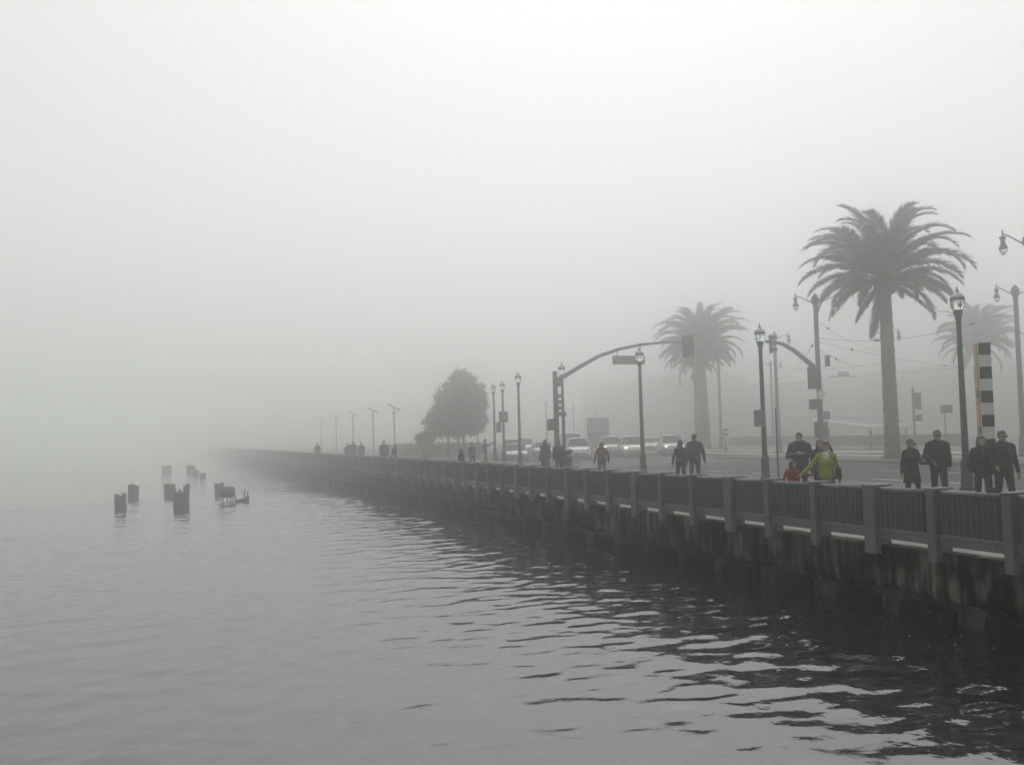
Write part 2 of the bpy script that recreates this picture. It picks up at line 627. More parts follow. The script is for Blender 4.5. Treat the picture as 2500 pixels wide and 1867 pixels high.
# ------------------------------------------------------------------ pedestrian lamps
def make_lamp():
    parts = {}
    b = MB()
    b.lathe([(0.225, 0), (0.225, 0.05), (0.20, 0.07), (0.175, 0.12), (0.17, 0.30), (0.155, 0.70), (0.165, 0.74), (0.165, 0.80), (0.13, 0.86), (0.11, 0.95)], 16)
    parts['base'] = (b.mesh('base', m_lamp, True), 'base')
    b = MB()
    b.lathe([(0.105, 0.93), (0.10, 1.4), (0.085, 3.5), (0.072, 4.98), (0.085, 5.0), (0.085, 5.03), (0.075, 5.06), (0.09, 5.14), (0.125, 5.27), (0.145, 5.36), (0.13, 5.385)], 16)
    parts['shaft'] = (b.mesh('shaft', m_lamp, True), 'shaft')
    b = MB()
    b.lathe([(0.125, 5.386), (0.165, 5.43), (0.192, 5.52), (0.198, 5.62), (0.196, 5.675)], 18)
    parts['globe'] = (b.mesh('globe', m_globe, True), 'globe')
    b = MB()
    b.lathe([(0.205, 5.677), (0.212, 5.70), (0.212, 5.735), (0.203, 5.75)], 18)
    for q in range(6):
        t = q * math.pi / 3
        b.tube([(0.13 * math.cos(t), 0.13 * math.sin(t), 5.386), (0.172 * math.cos(t), 0.172 * math.sin(t), 5.43), (0.203 * math.cos(t), 0.203 * math.sin(t), 5.55), (0.205 * math.cos(t), 0.205 * math.sin(t), 5.68)], 0.006, 5)
    parts['cage'] = (b.mesh('globe_band', m_lamp, True), 'globe_band')
    b = MB()
    b.lathe([(0.198, 5.752), (0.19, 5.79), (0.165, 5.83), (0.12, 5.87), (0.08, 5.89), (0.06, 5.93)], 18)
    parts['cap'] = (b.mesh('cap', m_globecap, True), 'cap')
    b = MB()
    b.lathe([(0.062, 5.931), (0.045, 5.97), (0.02, 5.99), (0.028, 6.02), (0.022, 6.05), (0.008, 6.07), (0.004, 6.12)], 10)
    parts['finial'] = (b.mesh('finial', m_lamp, True), 'finial')
    return parts


LP = make_lamp()
lamp_rows = [
    (22.63, 23.18, 'dark acorn-globe lamp post, nearest of its row, between the two dark-dressed couples'),
    (22.16, 32.87, 'dark acorn-globe lamp post with a small sign panel fixed to its shaft'),
    (21.85, 42.59, 'acorn-globe lamp post standing in front of the hanging street-name sign'),
    (21.68, 51.97, 'acorn-globe lamp post right beside the curved traffic-signal mast'),
    (21.82, 59.7, 'hazy acorn-globe lamp post in front of the leftmost pale car'),
    (24.03, 69.2, 'hazy acorn-globe lamp post with the bulky signal box on its shaft'),
    (24.6, 73.0, 'faint acorn-globe lamp post close left of the one with the bulky signal box'),
    (45.95, 115.70, 'very faint acorn-globe lamp post in the fog just left of the curved signal mast'),
    (55.31, 128.79, 'very faint acorn-globe lamp post in fog above the cars, right of the mast'),
    (68.91, 150.66, 'faintest acorn-globe lamp post, in the fog above the box truck'),
]
for x, y, lab in lamp_rows:
    e = empty('street_lamp', (x, y, DZ if x < 40 else DZ - 0.02), lab, 'street lamp', 'acorn-globe promenade lamps', rz=rng.uniform(0, 1))
    for me, nm in LP.values():
        link(nm, me, e)

# ------------------------------------------------------------------ tall double-arm lights
def make_tall():
    P = {}
    H = 9.0
    b = MB()
    b.lathe([(0.34, 0), (0.34, 0.12), (0.27, 0.2), (0.24, 0.9), (0.26, 0.98), (0.20, 1.15), (0.165, 1.3), (0.15, 4), (0.125, H - 0.15), (0.16, H), (0.22, H + 0.12), (0.25, H + 0.28), (0.20, H + 0.42), (0.10, H + 0.56), (0.02, H + 0.66)], 12)
    P['pole'] = b.mesh('pole', m_pole, True)
    for s in (-1, 1):
        b = MB()
        pts = []
        for q in range(9):
            t = q / 8
            pts.append((s * (0.12 + 1.23 * t), 0, H + 0.12 + 0.34 * (3 * t * t - 2 * t ** 3)))
        b.tube(pts, [0.06, 0.05, 0.035, 0.032, 0.03, 0.03, 0.03, 0.03, 0.03], 8)
        P['arm%d' % s] = b.mesh('arm', m_pole, True)
        b = MB()
        z = H + 0.30
        k_ = 0.74
        pr1 = [(0.03, 0.36), (0.045, 0.33), (0.045, 0.02), (0.17, 0.0), (0.18, -0.07), (0.12, -0.16), (0.115, -0.34), (0.16, -0.45), (0.235, -0.60), (0.25, -0.64), (0.21, -0.66)]
        pr2 = [(0.21, -0.662), (0.205, -0.74), (0.16, -0.88), (0.08, -0.98), (0.02, -1.01)]
        z += 0.06
        b.lathe([(r_ * k_, z + q * k_) for r_, q in pr1], 14, (s * 1.35, 0, 0))
        P['lum%d' % s] = b.mesh('luminaire', m_pole, True)
        b = MB()
        b.lathe([(r_ * k_, z + q * k_) for r_, q in pr2], 14, (s * 1.35, 0, 0))
        P['bowl%d' % s] = b.mesh('luminaire_bowl', m_globe, True)
    return P


TP = make_tall()
talls = [
    (35.54, 47.05, 'tall twin-arm street light carrying signal heads and a mast arm, left of the big palm', 0),
    (45.33, 42.18, 'tall twin-arm street light at the right edge, behind the striped pylon', 0),
    (33.1, 30.0, 'closest twin-arm street light, only its left lantern showing at the upper right edge', 0),
    (46.41, 66.83, 'hazy twin-arm street light behind the lamp post that carries a sign panel', 0),
    (54.36, 63.36, 'faint twin-arm street light partly hidden behind the big palm trunk', 0),
    (53.2, 86.4, 'faint twin-arm street light just right of the second palm trunk', 0),
    (66.0, 96.0, 'very faint twin-arm street light furthest back between the palms', 0),
]
tall_o = []
for x, y, lab, rz in talls:
    e = empty('tall_street_light', (x, y, DZ - 0.02), lab, 'street light', 'twin-arm roadway lights', rz=rz)
    link('pole', TP['pole'], e)
    for s in (-1, 1):
        a = link('arm', TP['arm%d' % s], e)
        l = link('luminaire', TP['lum%d' % s], e)
        link('luminaire_bowl', TP['bowl%d' % s], l)
    tall_o.append(e)


# ------------------------------------------------------------------ traffic signals
def signal_head(parent, x, y, z, n=3, facing=1, back=True, lit=None, rz=0.0):
    """vertical signal of n lights; facing +1: lenses face +y (away from the viewer), -1: towards -y"""
    h = 0.34 * n
    if back:
        b = MB()
        b.bevbox(-0.34, 0.34, -0.02, 0.02, -0.13, h + 0.13, 0.01)
        p = b.build('signal_backplate', m_signal, parent, loc=(x, y, z))
        p.rotation_euler = (0, 0, rz)
    b = MB()
    b.bevbox(-0.17, 0.17, 0.022 * facing if facing > 0 else -0.2, 0.2 if facing > 0 else -0.022, 0, h, 0.03)
    hs_ = b.build('signal_housing', m_signal, parent, loc=(x, y, z))
    hs_.rotation_euler = (0, 0, rz)
    for i in range(n):
        b = MB()
        zc = 0.17 + i * 0.34
        ya = 0.2 * facing
        b.tube([(0, ya, zc), (0, ya + 0.02 * facing, zc)], 0.105, 12)
        lens = b.build('lens', m_redlight if lit == i else m_black, hs_)
        b = MB()
        vs = []
        for q in range(9):
            t = math.pi * (-0.12 + 1.24 * q / 8)
            for dy, rr_ in ((0.0, 0.14), (0.26, 0.135)):
                vs.append((rr_ * math.cos(t), ya + dy * facing, zc + rr_ * math.sin(t)))
        b.add(vs, [(2 * q, 2 * q + 1, 2 * q + 3, 2 * q + 2) for q in range(8)])
        b.build('visor', m_signal, hs_)
    return hs_


def ped_head(parent, x, y, z, w=0.45, h=0.45, rz=0.0, side=-1):
    b = MB()
    b.bevbox(-w / 2, w / 2, -0.12, 0.12, 0, h, 0.03)
    b.bevbox(-w / 2 - 0.03, w / 2 + 0.03, -0.2, -0.121, h - 0.06, h + 0.02, 0.01)
    o = b.build('pedestrian_signal', m_signal, parent, loc=(x, y, z))
    o.rotation_euler = (0, 0, rz)
    b = MB()
    for zz in (z + 0.03, z + h - 0.03):
        b.tube([(x + side * w * 0.2 * 0, y, zz), (x - side * (w / 2 + 0.22), y, zz)], 0.022, 6)
    b.build('signal_bracket', m_signal, parent)
    return o


# mast A : on the promenade kerb
A = empty('signal_mast', (20.85, 51.0, DZ), 'grey traffic-signal mast whose curved arm reaches over the road with a street-name sign', 'traffic signal')
b = MB()
b.lathe([(0.24, 0), (0.24, 0.06), (0.17, 0.12), (0.155, 1.0), (0.135, 5.36), (0.16, 5.38), (0.16, 5.44), (0.06, 5.52)], 12)
b.build('pole', m_pole, A, True)
b = MB()
arm_pts = [(0.0, 0, 4.93), (0.6, 0, 5.22), (1.5, 0, 5.72), (2.7, 0, 6.32), (4.0, 0, 6.74), (5.4, 0, 7.0), (6.8, 0, 7.13), (8.25, 0, 7.20)]
b.tube(arm_pts, [0.14, 0.13, 0.12, 0.11, 0.10, 0.09, 0.075, 0.06], 10)
b.build('mast_arm', m_pole, A, True)
b = MB()
b.bevbox(-0.1, 0.45, -0.14, 0.14, 4.62, 5.08, 0.03)
b.build('arm_clamp', m_pole, A)
b = MB()
b.bevbox(3.60, 5.66, -0.03, 0.03, 5.86, 6.36, 0.01)
b.tube([(3.9, 0, 6.36), (3.9, 0, 6.72)], 0.03, 6)
b.tube([(5.4, 0, 6.36), (5.4, 0, 6.98)], 0.03, 6)
b.build('street_name_sign', m_signback, A)
signal_head(A, 8.55, 0.0, 6.42, 3, 1, True, rz=R(-29))
signal_head(A, -0.14, -0.20, 3.2, 3, -1, False, rz=R(62))
ped_head(A, -0.30, 0, 2.18, 0.42, 0.62, side=-1)
b = MB()
b.bevbox(0.16, 0.62, -0.02, 0.02, 2.95, 3.2, 0.01)
b.build('small_sign', m_signback, A)

# mast B : fixed to the tall light in the median
Bt = tall_o[0]
bx, by = 35.54, 47.05
b = MB()
arm_pts = [(0, 0, 5.18), (-0.9, 0, 5.85), (-1.6, 0, 6.35), (-2.3, 0, 6.70), (-2.9, 0, 6.82), (-3.45, 0, 6.84)]
b.tube(arm_pts, [0.16, 0.14, 0.125, 0.11, 0.095, 0.085], 10)
b.build('mast_arm', m_pole, Bt, True)
signal_head(Bt, -3.30, -0.05, 6.18, 3, -1, False, rz=R(55))
signal_head(Bt, -0.52, -0.25, 4.26, 3, 1, True, rz=R(-37))
ped_head(Bt, -0.52, -0.1, 2.98, 0.46, 0.55, side=-1)
b = MB()
b.tube([(-0.12, -0.30, 3.80), (-0.12, -0.33, 3.80)], 0.26, 18)
b.build('round_sign', m_roofwhite, Bt)
ped_head(Bt, 0.66, 0.0, 5.42, 0.22, 0.62, side=1)
b = MB()
b.bevbox(-0.30, 0.62, 0.17, 0.22, 1.35, 2.25, 0.01)
b.build('notice_panel', m_signback, Bt)

# signal on the far lamp post (left)
S6 = [o for o in bpy.data.objects if o.name.startswith('street_lamp') and abs(o.location.y - 69.2) < 0.01][0]
b = MB()
b.bevbox(-0.30, 0.36, -0.18, 0.18, 2.95, 3.75, 0.04)
b.bevbox(-0.62, -0.28, -0.14, 0.14, 2.2, 2.95, 0.04)
b.build('signal_box', m_signal, S6)

# partial signals at right edge and behind the trunk
E1 = empty('signal_post', (45.1, 41.0, DZ - 0.02), 'dark visored traffic signal on a post cut by the right edge of the picture', 'traffic signal')
b = MB()
b.lathe([(0.2, 0), (0.2, 0.5), (0.09, 0.62), (0.085, 5.2), (0.02, 5.3)], 12)
b.build('pole', m_pole, E1, True)
signal_head(E1, -0.32, -0.1, 3.55, 3, -1, False, rz=R(75))
ped_head(E1, -0.34, 0, 2.0, 0.44, 0.62, side=-1)
E2 = empty('signal_post', (66.6, 66.0, DZ), 'faint signal post showing a dim red light beside the striped pylon', 'traffic signal')
b = MB()
b.lathe([(0.2, 0), (0.2, 0.5), (0.09, 0.62), (0.085, 6.9), (0.02, 7.0)], 10)
b.build('pole', m_pole, E2, True)
signal_head(E2, -0.45, 0, 5.55, 3, -1, True, lit=2)
E3 = empty('signal_post', (53.8, 60.0, DZ), 'hazy signal box and pedestrian head peeping out right of the big palm trunk', 'traffic signal')
b = MB()
b.lathe([(0.2, 0), (0.2, 0.5), (0.09, 0.62), (0.085, 4.6), (0.02, 4.7)], 10)
b.build('pole', m_pole, E3, True)
signal_head(E3, 0.42, 0, 3.15, 3, 1, True)
ped_head(E3, 0.45, 0, 2.15, 0.46, 0.46, side=1)

# small signs
def sign_post(loc, label, h, w, hh, m, round_=False, base=0.09, thick=0.05):
    e = empty('road_sign', loc, label, 'sign')
    b = MB()
    b.tube([(0, 0, 0), (0, 0, 0.25), (0, 0, 0.9), (0, 0, h + hh)], [base * 1.3, base * 1.1, 0.045, 0.04], 10)
    b.build('pole', m_pole, e, True)
    b = MB()
    if round_:
        b.tube([(0, -0.06, h + hh / 2), (0, -0.09, h + hh / 2)], w / 2, 8)
    else:
        b.bevbox(-w / 2, w / 2, -0.06 - thick, -0.055, h, h + hh, 0.012)
    b.build('panel', m, e)
    return e


sp_ = sign_post((52.5, 55.5, DZ), 'boxy dark sign head on a thin pole, left of the nearest lamp post', 2.65, 0.85, 0.58, m_signal, thick=0.25)
sp_ = sign_post((46.2, 60.5, DZ), 'small round-headed sign on a pole behind the man looking at his phone', 2.45, 0.55, 0.6, m_signal)
b = MB()
b.bevbox(-0.75, 0.05, -0.3, -0.24, 0.7, 1.75, 0.02)
b.build('notice_panel', m_signback, sp_)
sp_ = sign_post((46.0, 74.0, DZ), 'faint red and white octagonal sign below the second palm', 1.35, 0.66, 0.66, m_red, True)
b = MB()
b.bevbox(-0.27, 0.27, -0.098, -0.091, 1.60, 1.76, 0.005)
b.build('sign_bar', m_roofwhite, sp_)
sp_ = sign_post((27.0, 85.0, DZ - 0.15), 'small faint square sign on a bent pole above the leftmost car', 3.0, 0.55, 0.55, m_signback)
# panel on the second lamp and thin pole beside it
L2 = [o for o in bpy.data.objects if o.name.startswith('street_lamp') and abs(o.location.y - 32.87) < 0.01][0]
L2.rotation_euler = (0, 0, 0)
b = MB()
b.bevbox(-0.50, 0.02, -0.14, -0.10, 2.06, 2.70, 0.03)
b.build('sign_panel', m_signback, L2)
e = empty('thin_post', (22.28, 32.2, DZ), 'thin dark post close beside the lamp post that carries a sign panel', 'post')
b = MB()
b.tube([(0, 0, 0), (0, 0, 2.75)], 0.035, 8)
b.build('shaft', m_pole, e, True)
b = MB()
b.lathe([(0.055, 0), (0.055, 0.06), (0.04, 0.08)], 10)
b.build('base', m_pole, e, True)

# ------------------------------------------------------------------ striped history pylon
py = empty('striped_pylon', (19.62, 19.37, DZ), 'tall square pylon banded in black and grey-white squares with an orange printed side', 'pylon', rz=R(-33))
HW = 0.165
b = MB()
b.box(-HW + 0.01, HW - 0.01, -HW + 0.01, HW - 0.01, 0, 3.98)
b.build('core', m_pwhite, py)
z, i = 3.99, 0
BH = 0.302
while z > 0.1:
    z0 = max(0.02, z - BH)
    b = MB()
    x_l = -HW + (0.045 if i % 2 == 0 else 0.022)
    b.bevbox(x_l, HW, -HW - (0.004 if i % 2 == 0 else 0), HW, z0 + 0.003, z, 0.006)
    b.build('band', m_pblack if i % 2 == 0 else m_pwhite, py)
    z -= BH
    i += 1
z = 3.96
for i, (hh, mm) in enumerate(((1.15, m_porange), (0.22, m_pbluegrey), (0.7, m_porange), (0.25, m_pbluegrey), (0.35, m_porange), (0.5, m_pbluegrey))):
    b = MB()
    b.bevbox(-HW - 0.012, -HW + 0.021, -HW + 0.006, HW - 0.006, z - hh + 0.01, z, 0.004)
    b.build('print_panel', mm, py)
    z -= hh

# ------------------------------------------------------------------ litter bin and planter
e = empty('litter_bin', (17.9, 42.6, DZ), 'dark round litter bin with a flared bowl top beside the backpacker', 'bin')
b = MB()
b.lathe([(0.27, 0), (0.27, 0.05), (0.255, 0.06), (0.255, 0.86), (0.27, 0.87), (0.27, 0.92), (0.2, 0.93)], 18)
b.build('body', m_pole, e, True)
b = MB()
b.lathe([(0.16, 0.98), (0.22, 1.05), (0.29, 1.18), (0.30, 1.22), (0.27, 1.235), (0.05, 1.26)], 18)
b.build('lid', m_pole, e, True)
b = MB()
for t in range(4):
    a = t * math.pi / 2 + 0.4
    b.tube([(0.2 * math.cos(a), 0.2 * math.sin(a), 0.925), (0.2 * math.cos(a), 0.2 * math.sin(a), 1.03)], 0.015, 6)
b.build('lid_support', m_chrome, e)

e = empty('planter', (23.3, 89.5, DZ), 'hazy tall urn planter with bushy plants, left of the round trees', 'planter')
b = MB()
b.lathe([(0.55, 0), (0.55, 0.15), (0.42, 0.22), (0.36, 0.5), (0.45, 0.8), (0.62, 1.35), (0.7, 1.5), (0.7, 1.6), (0.6, 1.6)], 16)
b.build('urn', m_planter, e, True)
V, Fq = [], []
for q in range(700):
    d = nrng.normal(0, 1, 3)
    d /= np.linalg.norm(d)
    r_ = nrng.uniform(0.3, 1.0) ** 0.5
    c = d * np.array([1.0, 1.0, 0.55]) * r_ + np.array([0, 0, 1.9])
    u = nrng.normal(0, 1, 3) * 0.11
    v_ = nrng.normal(0, 1, 3) * 0.11
    o_ = len(V)
    V += [c - u, c + v_, c + u, c - v_]
    Fq.append((o_, o_ + 1, o_ + 2, o_ + 3))
quad_np('foliage', np.array(V), np.array(Fq), [m_leaf], e, False)

# ------------------------------------------------------------------ solar path lights far along the promenade
def solar(x, y, lab):
    e = empty('solar_path_light', (x, y, DZ), lab, 'path light', 'tilted-head path lights along the far promenade')
    b = MB()
    b.lathe([(0.16, 0), (0.16, 0.05), (0.085, 0.1), (0.07, 4.0), (0.07, 4.38), (0.12, 4.40), (0.12, 4.58), (0.055, 4.6), (0.05, 5.0)], 10)
    b.build('pole', m_pole, e, True)
    b = MB()
    c, s = math.cos(R(28)), math.sin(R(28))
    pts = [(-0.62, 0, 0), (0.62, 0, 0)]
    vs = []
    for xx_, zz_ in ((-0.66, -0.03), (0.66, -0.03), (0.66, 0.03), (-0.66, 0.03)):
        for yy_ in (-0.3, 0.3):
            vs.append((xx_ * c + zz_ * s, yy_, 5.05 - xx_ * s + zz_ * c))
    b.add(vs, [(0, 2, 3, 1), (2, 4, 5, 3), (4, 6, 7, 5), (6, 0, 1, 7), (0, 6, 4, 2), (1, 3, 5, 7)])
    b.build('panel', m_signal, e)


sl = ['first tilted-head path light left of the round trees, clearest of its row',
      'second tilted-head path light leftwards from the round trees',
      'third tilted-head path light leftwards from the round trees',
      'fourth tilted-head path light leftwards, nearly lost in fog',
      'fifth tilted-head path light leftwards, barely visible in fog']
for i, y in enumerate((95.7, 106.0, 117.8, 130.0, 142.5)):
    solar(21.8, y, sl[i])

# ------------------------------------------------------------------ palms
def frond_mesh(seed, L=5.0, droop=1.0, dry=False):
    rg = random.Random(seed)
    b = MB()
    n = 26
    pts = []
    # arching rachis in the local x-z plane, root at the origin, growing along +x
    th = 0.0
    x = z = 0.0
    for i in range(n + 1):
        t = i / n
        pts.append(Vector((x, 0.10 * math.sin(t * 2 + seed), z)))
        th = -droop * (0.30 * t + 1.30 * t * t)
        x += math.cos(th) * L / n
        z += math.sin(th) * L / n
    b.tube(pts, [0.055 * (1 - 0.9 * i / n) + 0.005 for i in range(n + 1)], 5, 0)
    m = 118
    for i in range(m):
        t = 0.07 + 0.92 * i / m
        f_ = t * n
        k = min(int(f_), n - 1)
        p = pts[k].lerp(pts[k + 1], f_ - k)
        d = (pts[k + 1] - pts[k]).normalized()
        up = Vector((-d.z, 0, d.x))
        ll = 0.84 * (math.sin(math.pi * min(1, 0.18 + t * 0.86)) ** 0.6) * rg.uniform(0.85, 1.1) * (L / 5.0)
        if t < 0.14:
            ll *= 0.5
        for s in (-1, 1):
            a = rg.uniform(0.55, 0.8)
            lift = rg.uniform(0.05, 0.5)
            dirv = (d * math.cos(a) + Vector((0, s, 0)) * math.sin(a) * 0.95 + up * lift).normalized()
            tip = p + dirv * ll + Vector((0, 0, -0.26 * ll))
            mid = p + dirv * ll * 0.5
            wv = d * 0.050
            b.add([p - wv * 0.8, p + wv * 0.8, mid + wv, tip, mid - wv], [(0, 1, 2, 3, 4)], 0)
    return b.mesh('frond', m_frond2 if dry else m_frond)


FR = [frond_mesh(i, 5.1 + 0.3 * (i % 3), 0.85 + 0.16 * (i % 4)) for i in range(6)]
FRD = frond_mesh(11, 3.6, 0.35, True)


def palm(loc, label, trunk_h=9.3, r_base=0.44, r_top=0.35, nf=84, seed=1, scale=1.0, lean=(0, 0)):
    rg = random.Random(seed)
    e = empty('palm_tree', loc, label, 'palm tree', 'date palms along the roadway')
    b = MB()
    n = 74
    prof = []
    for i in range(n + 1):
        t = i / n
        r = r_base * (1 - t) + r_top * t
        if t < 0.08:
            r += 0.10 * (1 - t / 0.08) ** 1.5
        r += 0.009 * (1 if i % 2 else -1)
        prof.append((r, t * trunk_h))
    for q, rr_ in ((0.12, 0.55), (0.45, 0.64), (0.8, 0.62), (1.15, 0.50), (1.5, 0.34), (1.9, 0.18)):
        prof.append((rr_, trunk_h + q))
    vs = []
    nn = 16
    for i, (r, z) in enumerate(prof):
        for k in range(nn):
            t = 2 * math.pi * (k + 0.5 * (i % 2)) / nn
            rj = r * rg.uniform(0.92, 1.065)
            vs.append((rj * math.cos(t) + lean[0] * z, rj * math.sin(t) + lean[1] * z, z))
    fs = []
    for i in range(len(prof) - 1):
        for k in range(nn):
            j = (k + 1) % nn
            fs.append((i * nn + k, i * nn + j, (i + 1) * nn + j, (i + 1) * nn + k))
    b.add(vs, fs)
    b.build('trunk', m_trunk, e)
    top = Vector((lean[0] * trunk_h, lean[1] * trunk_h, trunk_h + 1.1))
    ga = math.pi * (3 - math.sqrt(5))
    for i in range(nf):
        t = (i + 0.5) / nf
        el = R(87 - 99 * t ** 0.95 + rg.uniform(-8, 8)) if t < 0.94 else R(rg.uniform(-42, -22))
        az = i * ga + rg.uniform(-0.2, 0.2)
        me = FR[rg.randrange(len(FR))]
        dead = t > 0.95
        if dead:
            me = FRD
        o = link('frond', me, e)
        hgt = 0.5 - 0.95 * t
        s = scale * (0.80 + 0.24 * math.sin(math.pi * min(1, 0.15 + t))) * rg.uniform(0.92, 1.06)
        # local x = growth direction; z up in the plane of the arch
        mx_ = Matrix.Translation(top + Vector((0.20 * math.cos(az), 0.20 * math.sin(az), hgt))) @ Matrix.Rotation(az, 4, 'Z') @ Matrix.Rotation(-el, 4, 'Y') @ Matrix.Rotation(rg.uniform(-0.6, 0.6), 4, 'X') @ Matrix.Scale(s, 4)
        o.matrix_local = mx_
    return e


palm((40.35, 46.87, DZ - 0.01), 'big dark date palm on the median, clearest and tallest of the palms', seed=3, trunk_h=9.6, nf=62)
palm((53.1, 89.5, DZ - 0.03), 'hazy date palm in mid-distance beside the hanging signal, front one of an overlapping pair', seed=8, trunk_h=9.6, r_base=0.68, nf=84)
palm((57.3, 97.5, DZ - 0.03), 'fainter date palm overlapping behind the mid-distance one, slightly to its left', seed=12, trunk_h=9.0, r_base=0.62, nf=60, lean=(-0.012, 0), scale=0.8)
palm((85.1, 84.5, RZ - 0.01), 'pale ghostly date palm in fog at the far right behind the pylon', seed=21, trunk_h=9.8, nf=64)


# ------------------------------------------------------------------ round trees
def tree(loc, label, blobs, trunks, seed, nleaf):
    rg = np.random.default_rng(seed)
    e = empty('round_tree', loc, label, 'tree', 'round leafy trees by the promenade')
    b = MB()
    for pts, rad in trunks:
        b.tube(pts, rad, 8)
    b.build('trunk', m_bark, e, True)
    vol = np.array([s[3] * s[3] * s[4] for s in blobs])
    Vs, Fs = [], []
    cnt = 0
    for (cx, cy_, cz, rx, rz_), vv in zip(blobs, vol):
        n = int(nleaf * vv / vol.sum())
        # leaf clumps of different size on and in the crown
        nc = max(8, n // 26)
        d = rg.normal(0, 1, (nc, 3))
        d /= np.linalg.norm(d, axis=1)[:, None]
        rad = rg.uniform(0.35, 1.04, nc) ** 0.45
        cc = d * rad[:, None] * np.array([rx, rx, rz_]) + np.array([cx, cy_, cz])
        for c in cc:
            k = rg.integers(18, 34)
            p = c + rg.normal(0, 0.17, (k, 3))
            u = rg.normal(0, 1, (k, 3))
            u /= np.linalg.norm(u, axis=1)[:, None]
            w_ = np.cross(u, rg.normal(0, 1, (k, 3)))
            w_ /= np.linalg.norm(w_, axis=1)[:, None] + 1e-6
            u *= rg.uniform(0.09, 0.15, (k, 1))
            w_ *= rg.uniform(0.04, 0.065, (k, 1))
            q = np.stack([p - u, p + w_, p + u, p - w_], 1).reshape(-1, 3)
            Vs.append(q)
            Fs.append(np.arange(4 * k).reshape(k, 4) + cnt)
            cnt += 4 * k
    quad_np('crown', np.concatenate(Vs), np.concatenate(Fs), [m_leaf], e, False)
    e.scale = (0.92, 0.92, 1.0)
    return e


tree((27.4, 91.3, DZ), 'taller round-crowned leafy tree with two stems, right of the pair in the fog',
     [(0.4, 0, 5.2, 2.3, 1.9), (-0.7, 0.2, 4.3, 2.3, 1.8), (1.25, -0.2, 4.0, 1.75, 1.8), (0.3, 0, 3.3, 2.5, 1.2), (0.2, 0, 6.9, 1.7, 1.35), (0.1, 0.1, 7.9, 1.0, 0.95), (1.35, 0, 6.0, 1.4, 1.4), (-1.1, 0, 6.0, 1.5, 1.3), (0.2, 0, 3.6, 2.2, 1.0)],
     [([(0.25, 0, -0.05), (0.22, 0, 1.6), (0.1, 0, 3.2), (-0.1, 0, 5.0), (0, 0, 6.8)], [0.19, 0.16, 0.14, 0.10, 0.05]),
      ([(-0.15, 0.1, -0.05), (-0.35, 0.1, 1.5), (-0.75, 0.1, 2.9), (-1.1, 0.1, 4.6)], [0.16, 0.14, 0.11, 0.05]),
      ([(0.12, 0, 3.0), (0.9, 0, 4.4), (1.3, 0, 5.6)], [0.09, 0.07, 0.04])], 4, 30000)
tree((25.55, 89.6, DZ), 'lower round leafy tree with a single stem, left of the pair in the fog',
     [(0.2, 0, 3.7, 2.0, 1.6), (-0.9, 0, 3.2, 1.6, 1.2), (1.0, 0, 3.0, 1.6, 1.0), (-0.8, 0.2, 3.6, 1.35, 1.2), (0.8, -0.2, 4.6, 1.5, 1.5), (-0.2, 0, 5.2, 1.2, 1.1), (-1.6, 0, 3.5, 0.7, 0.7), (0.6, 0, 5.9, 0.9, 0.9)],
     [([(0, 0, -0.05), (0.02, 0, 1.5), (0.0, 0, 2.6), (0.2, 0, 4.2), (0.3, 0, 5.2)], [0.16, 0.14, 0.12, 0.08, 0.04]),
      ([(0, 0, 2.2), (-0.7, 0.1, 3.2), (-1.1, 0.2, 3.9)], [0.08, 0.06, 0.03])], 9, 18000)
# faint clipped hedge behind them
e = empty('hedge', (24.0, 100.0, DZ), 'low dim hedge strip in the fog under the round trees', 'hedge')
V, Fq = [], []
n = 5200
p = np.stack([nrng.uniform(0, 9, n), nrng.uniform(0, 14, n), nrng.uniform(0, 1, n) ** 0.7 * 1.15], 1)
u = nrng.normal(0, 0.12, (n, 3))
w_ = nrng.normal(0, 0.12, (n, 3))
q = np.stack([p - u, p + w_, p + u, p - w_], 1).reshape(-1, 3)
quad_np('foliage', q, np.arange(4 * n).reshape(n, 4), [m_leaf], e, False)
b = MB()
for sx in range(5):
    for sy in range(6):
        b.tube([(0.8 + sx * 1.8, 1 + sy * 2.4, -0.02), (0.85 + sx * 1.8, 1 + sy * 2.4, 0.8)], 0.03, 5)
b.build('stems', m_bark, e)

# ------------------------------------------------------------------ old piles in the water
def pile(x, y, h, r, lab, seed, broken=False):
    rg = random.Random(seed)
    e = empty('old_pile', (x, y, 0), lab, 'pile', 'old timber piles in the water')
    b = MB()
    n = 14
    lv = [-0.6, -0.1, 0.15, h * 0.5, h * 0.9, h]
    vs = []
    base = [rg.uniform(0.9, 1.08) for _ in range(n)]
    for i, z in enumerate(lv):
        for k in range(n):
            t = 2 * math.pi * k / n
            rj = r * base[k] * rg.uniform(0.97, 1.03)
            zz = z
            if i == len(lv) - 1:
                zz = z + rg.uniform(-0.06, 0.09) * (2.0 if broken else 1.0)
            vs.append((rj * math.cos(t), rj * math.sin(t), zz))
    vs.append((0, 0, h - 0.05))
    fs = []
    for i in range(len(lv) - 1):
        for k in range(n):
            j = (k + 1) % n
            fs.append((i * n + k, i * n + j, (i + 1) * n + j, (i + 1) * n + k))
    c = len(vs) - 1
    for k in range(n):
        fs.append(((len(lv) - 1) * n + k, (len(lv) - 1) * n + (k + 1) % n, c))
    b.add(vs, fs)
    b.build('stump', m_pile, e)
    e.rotation_euler = (R(rg.uniform(-5, 5)), R(rg.uniform(-5, 5)), 0)
    if broken:
        for q in range(3):
            a = rg.uniform(0, 6.28)
            b = MB()
            b.tube([(r * 0.8 * math.cos(a), r * 0.8 * math.sin(a), h - 0.1), (r * 0.85 * math.cos(a), r * 0.85 * math.sin(a), h + rg.uniform(0.1, 0.22))], 0.018, 5)
            b.build('spike', m_pile, e)
    return e


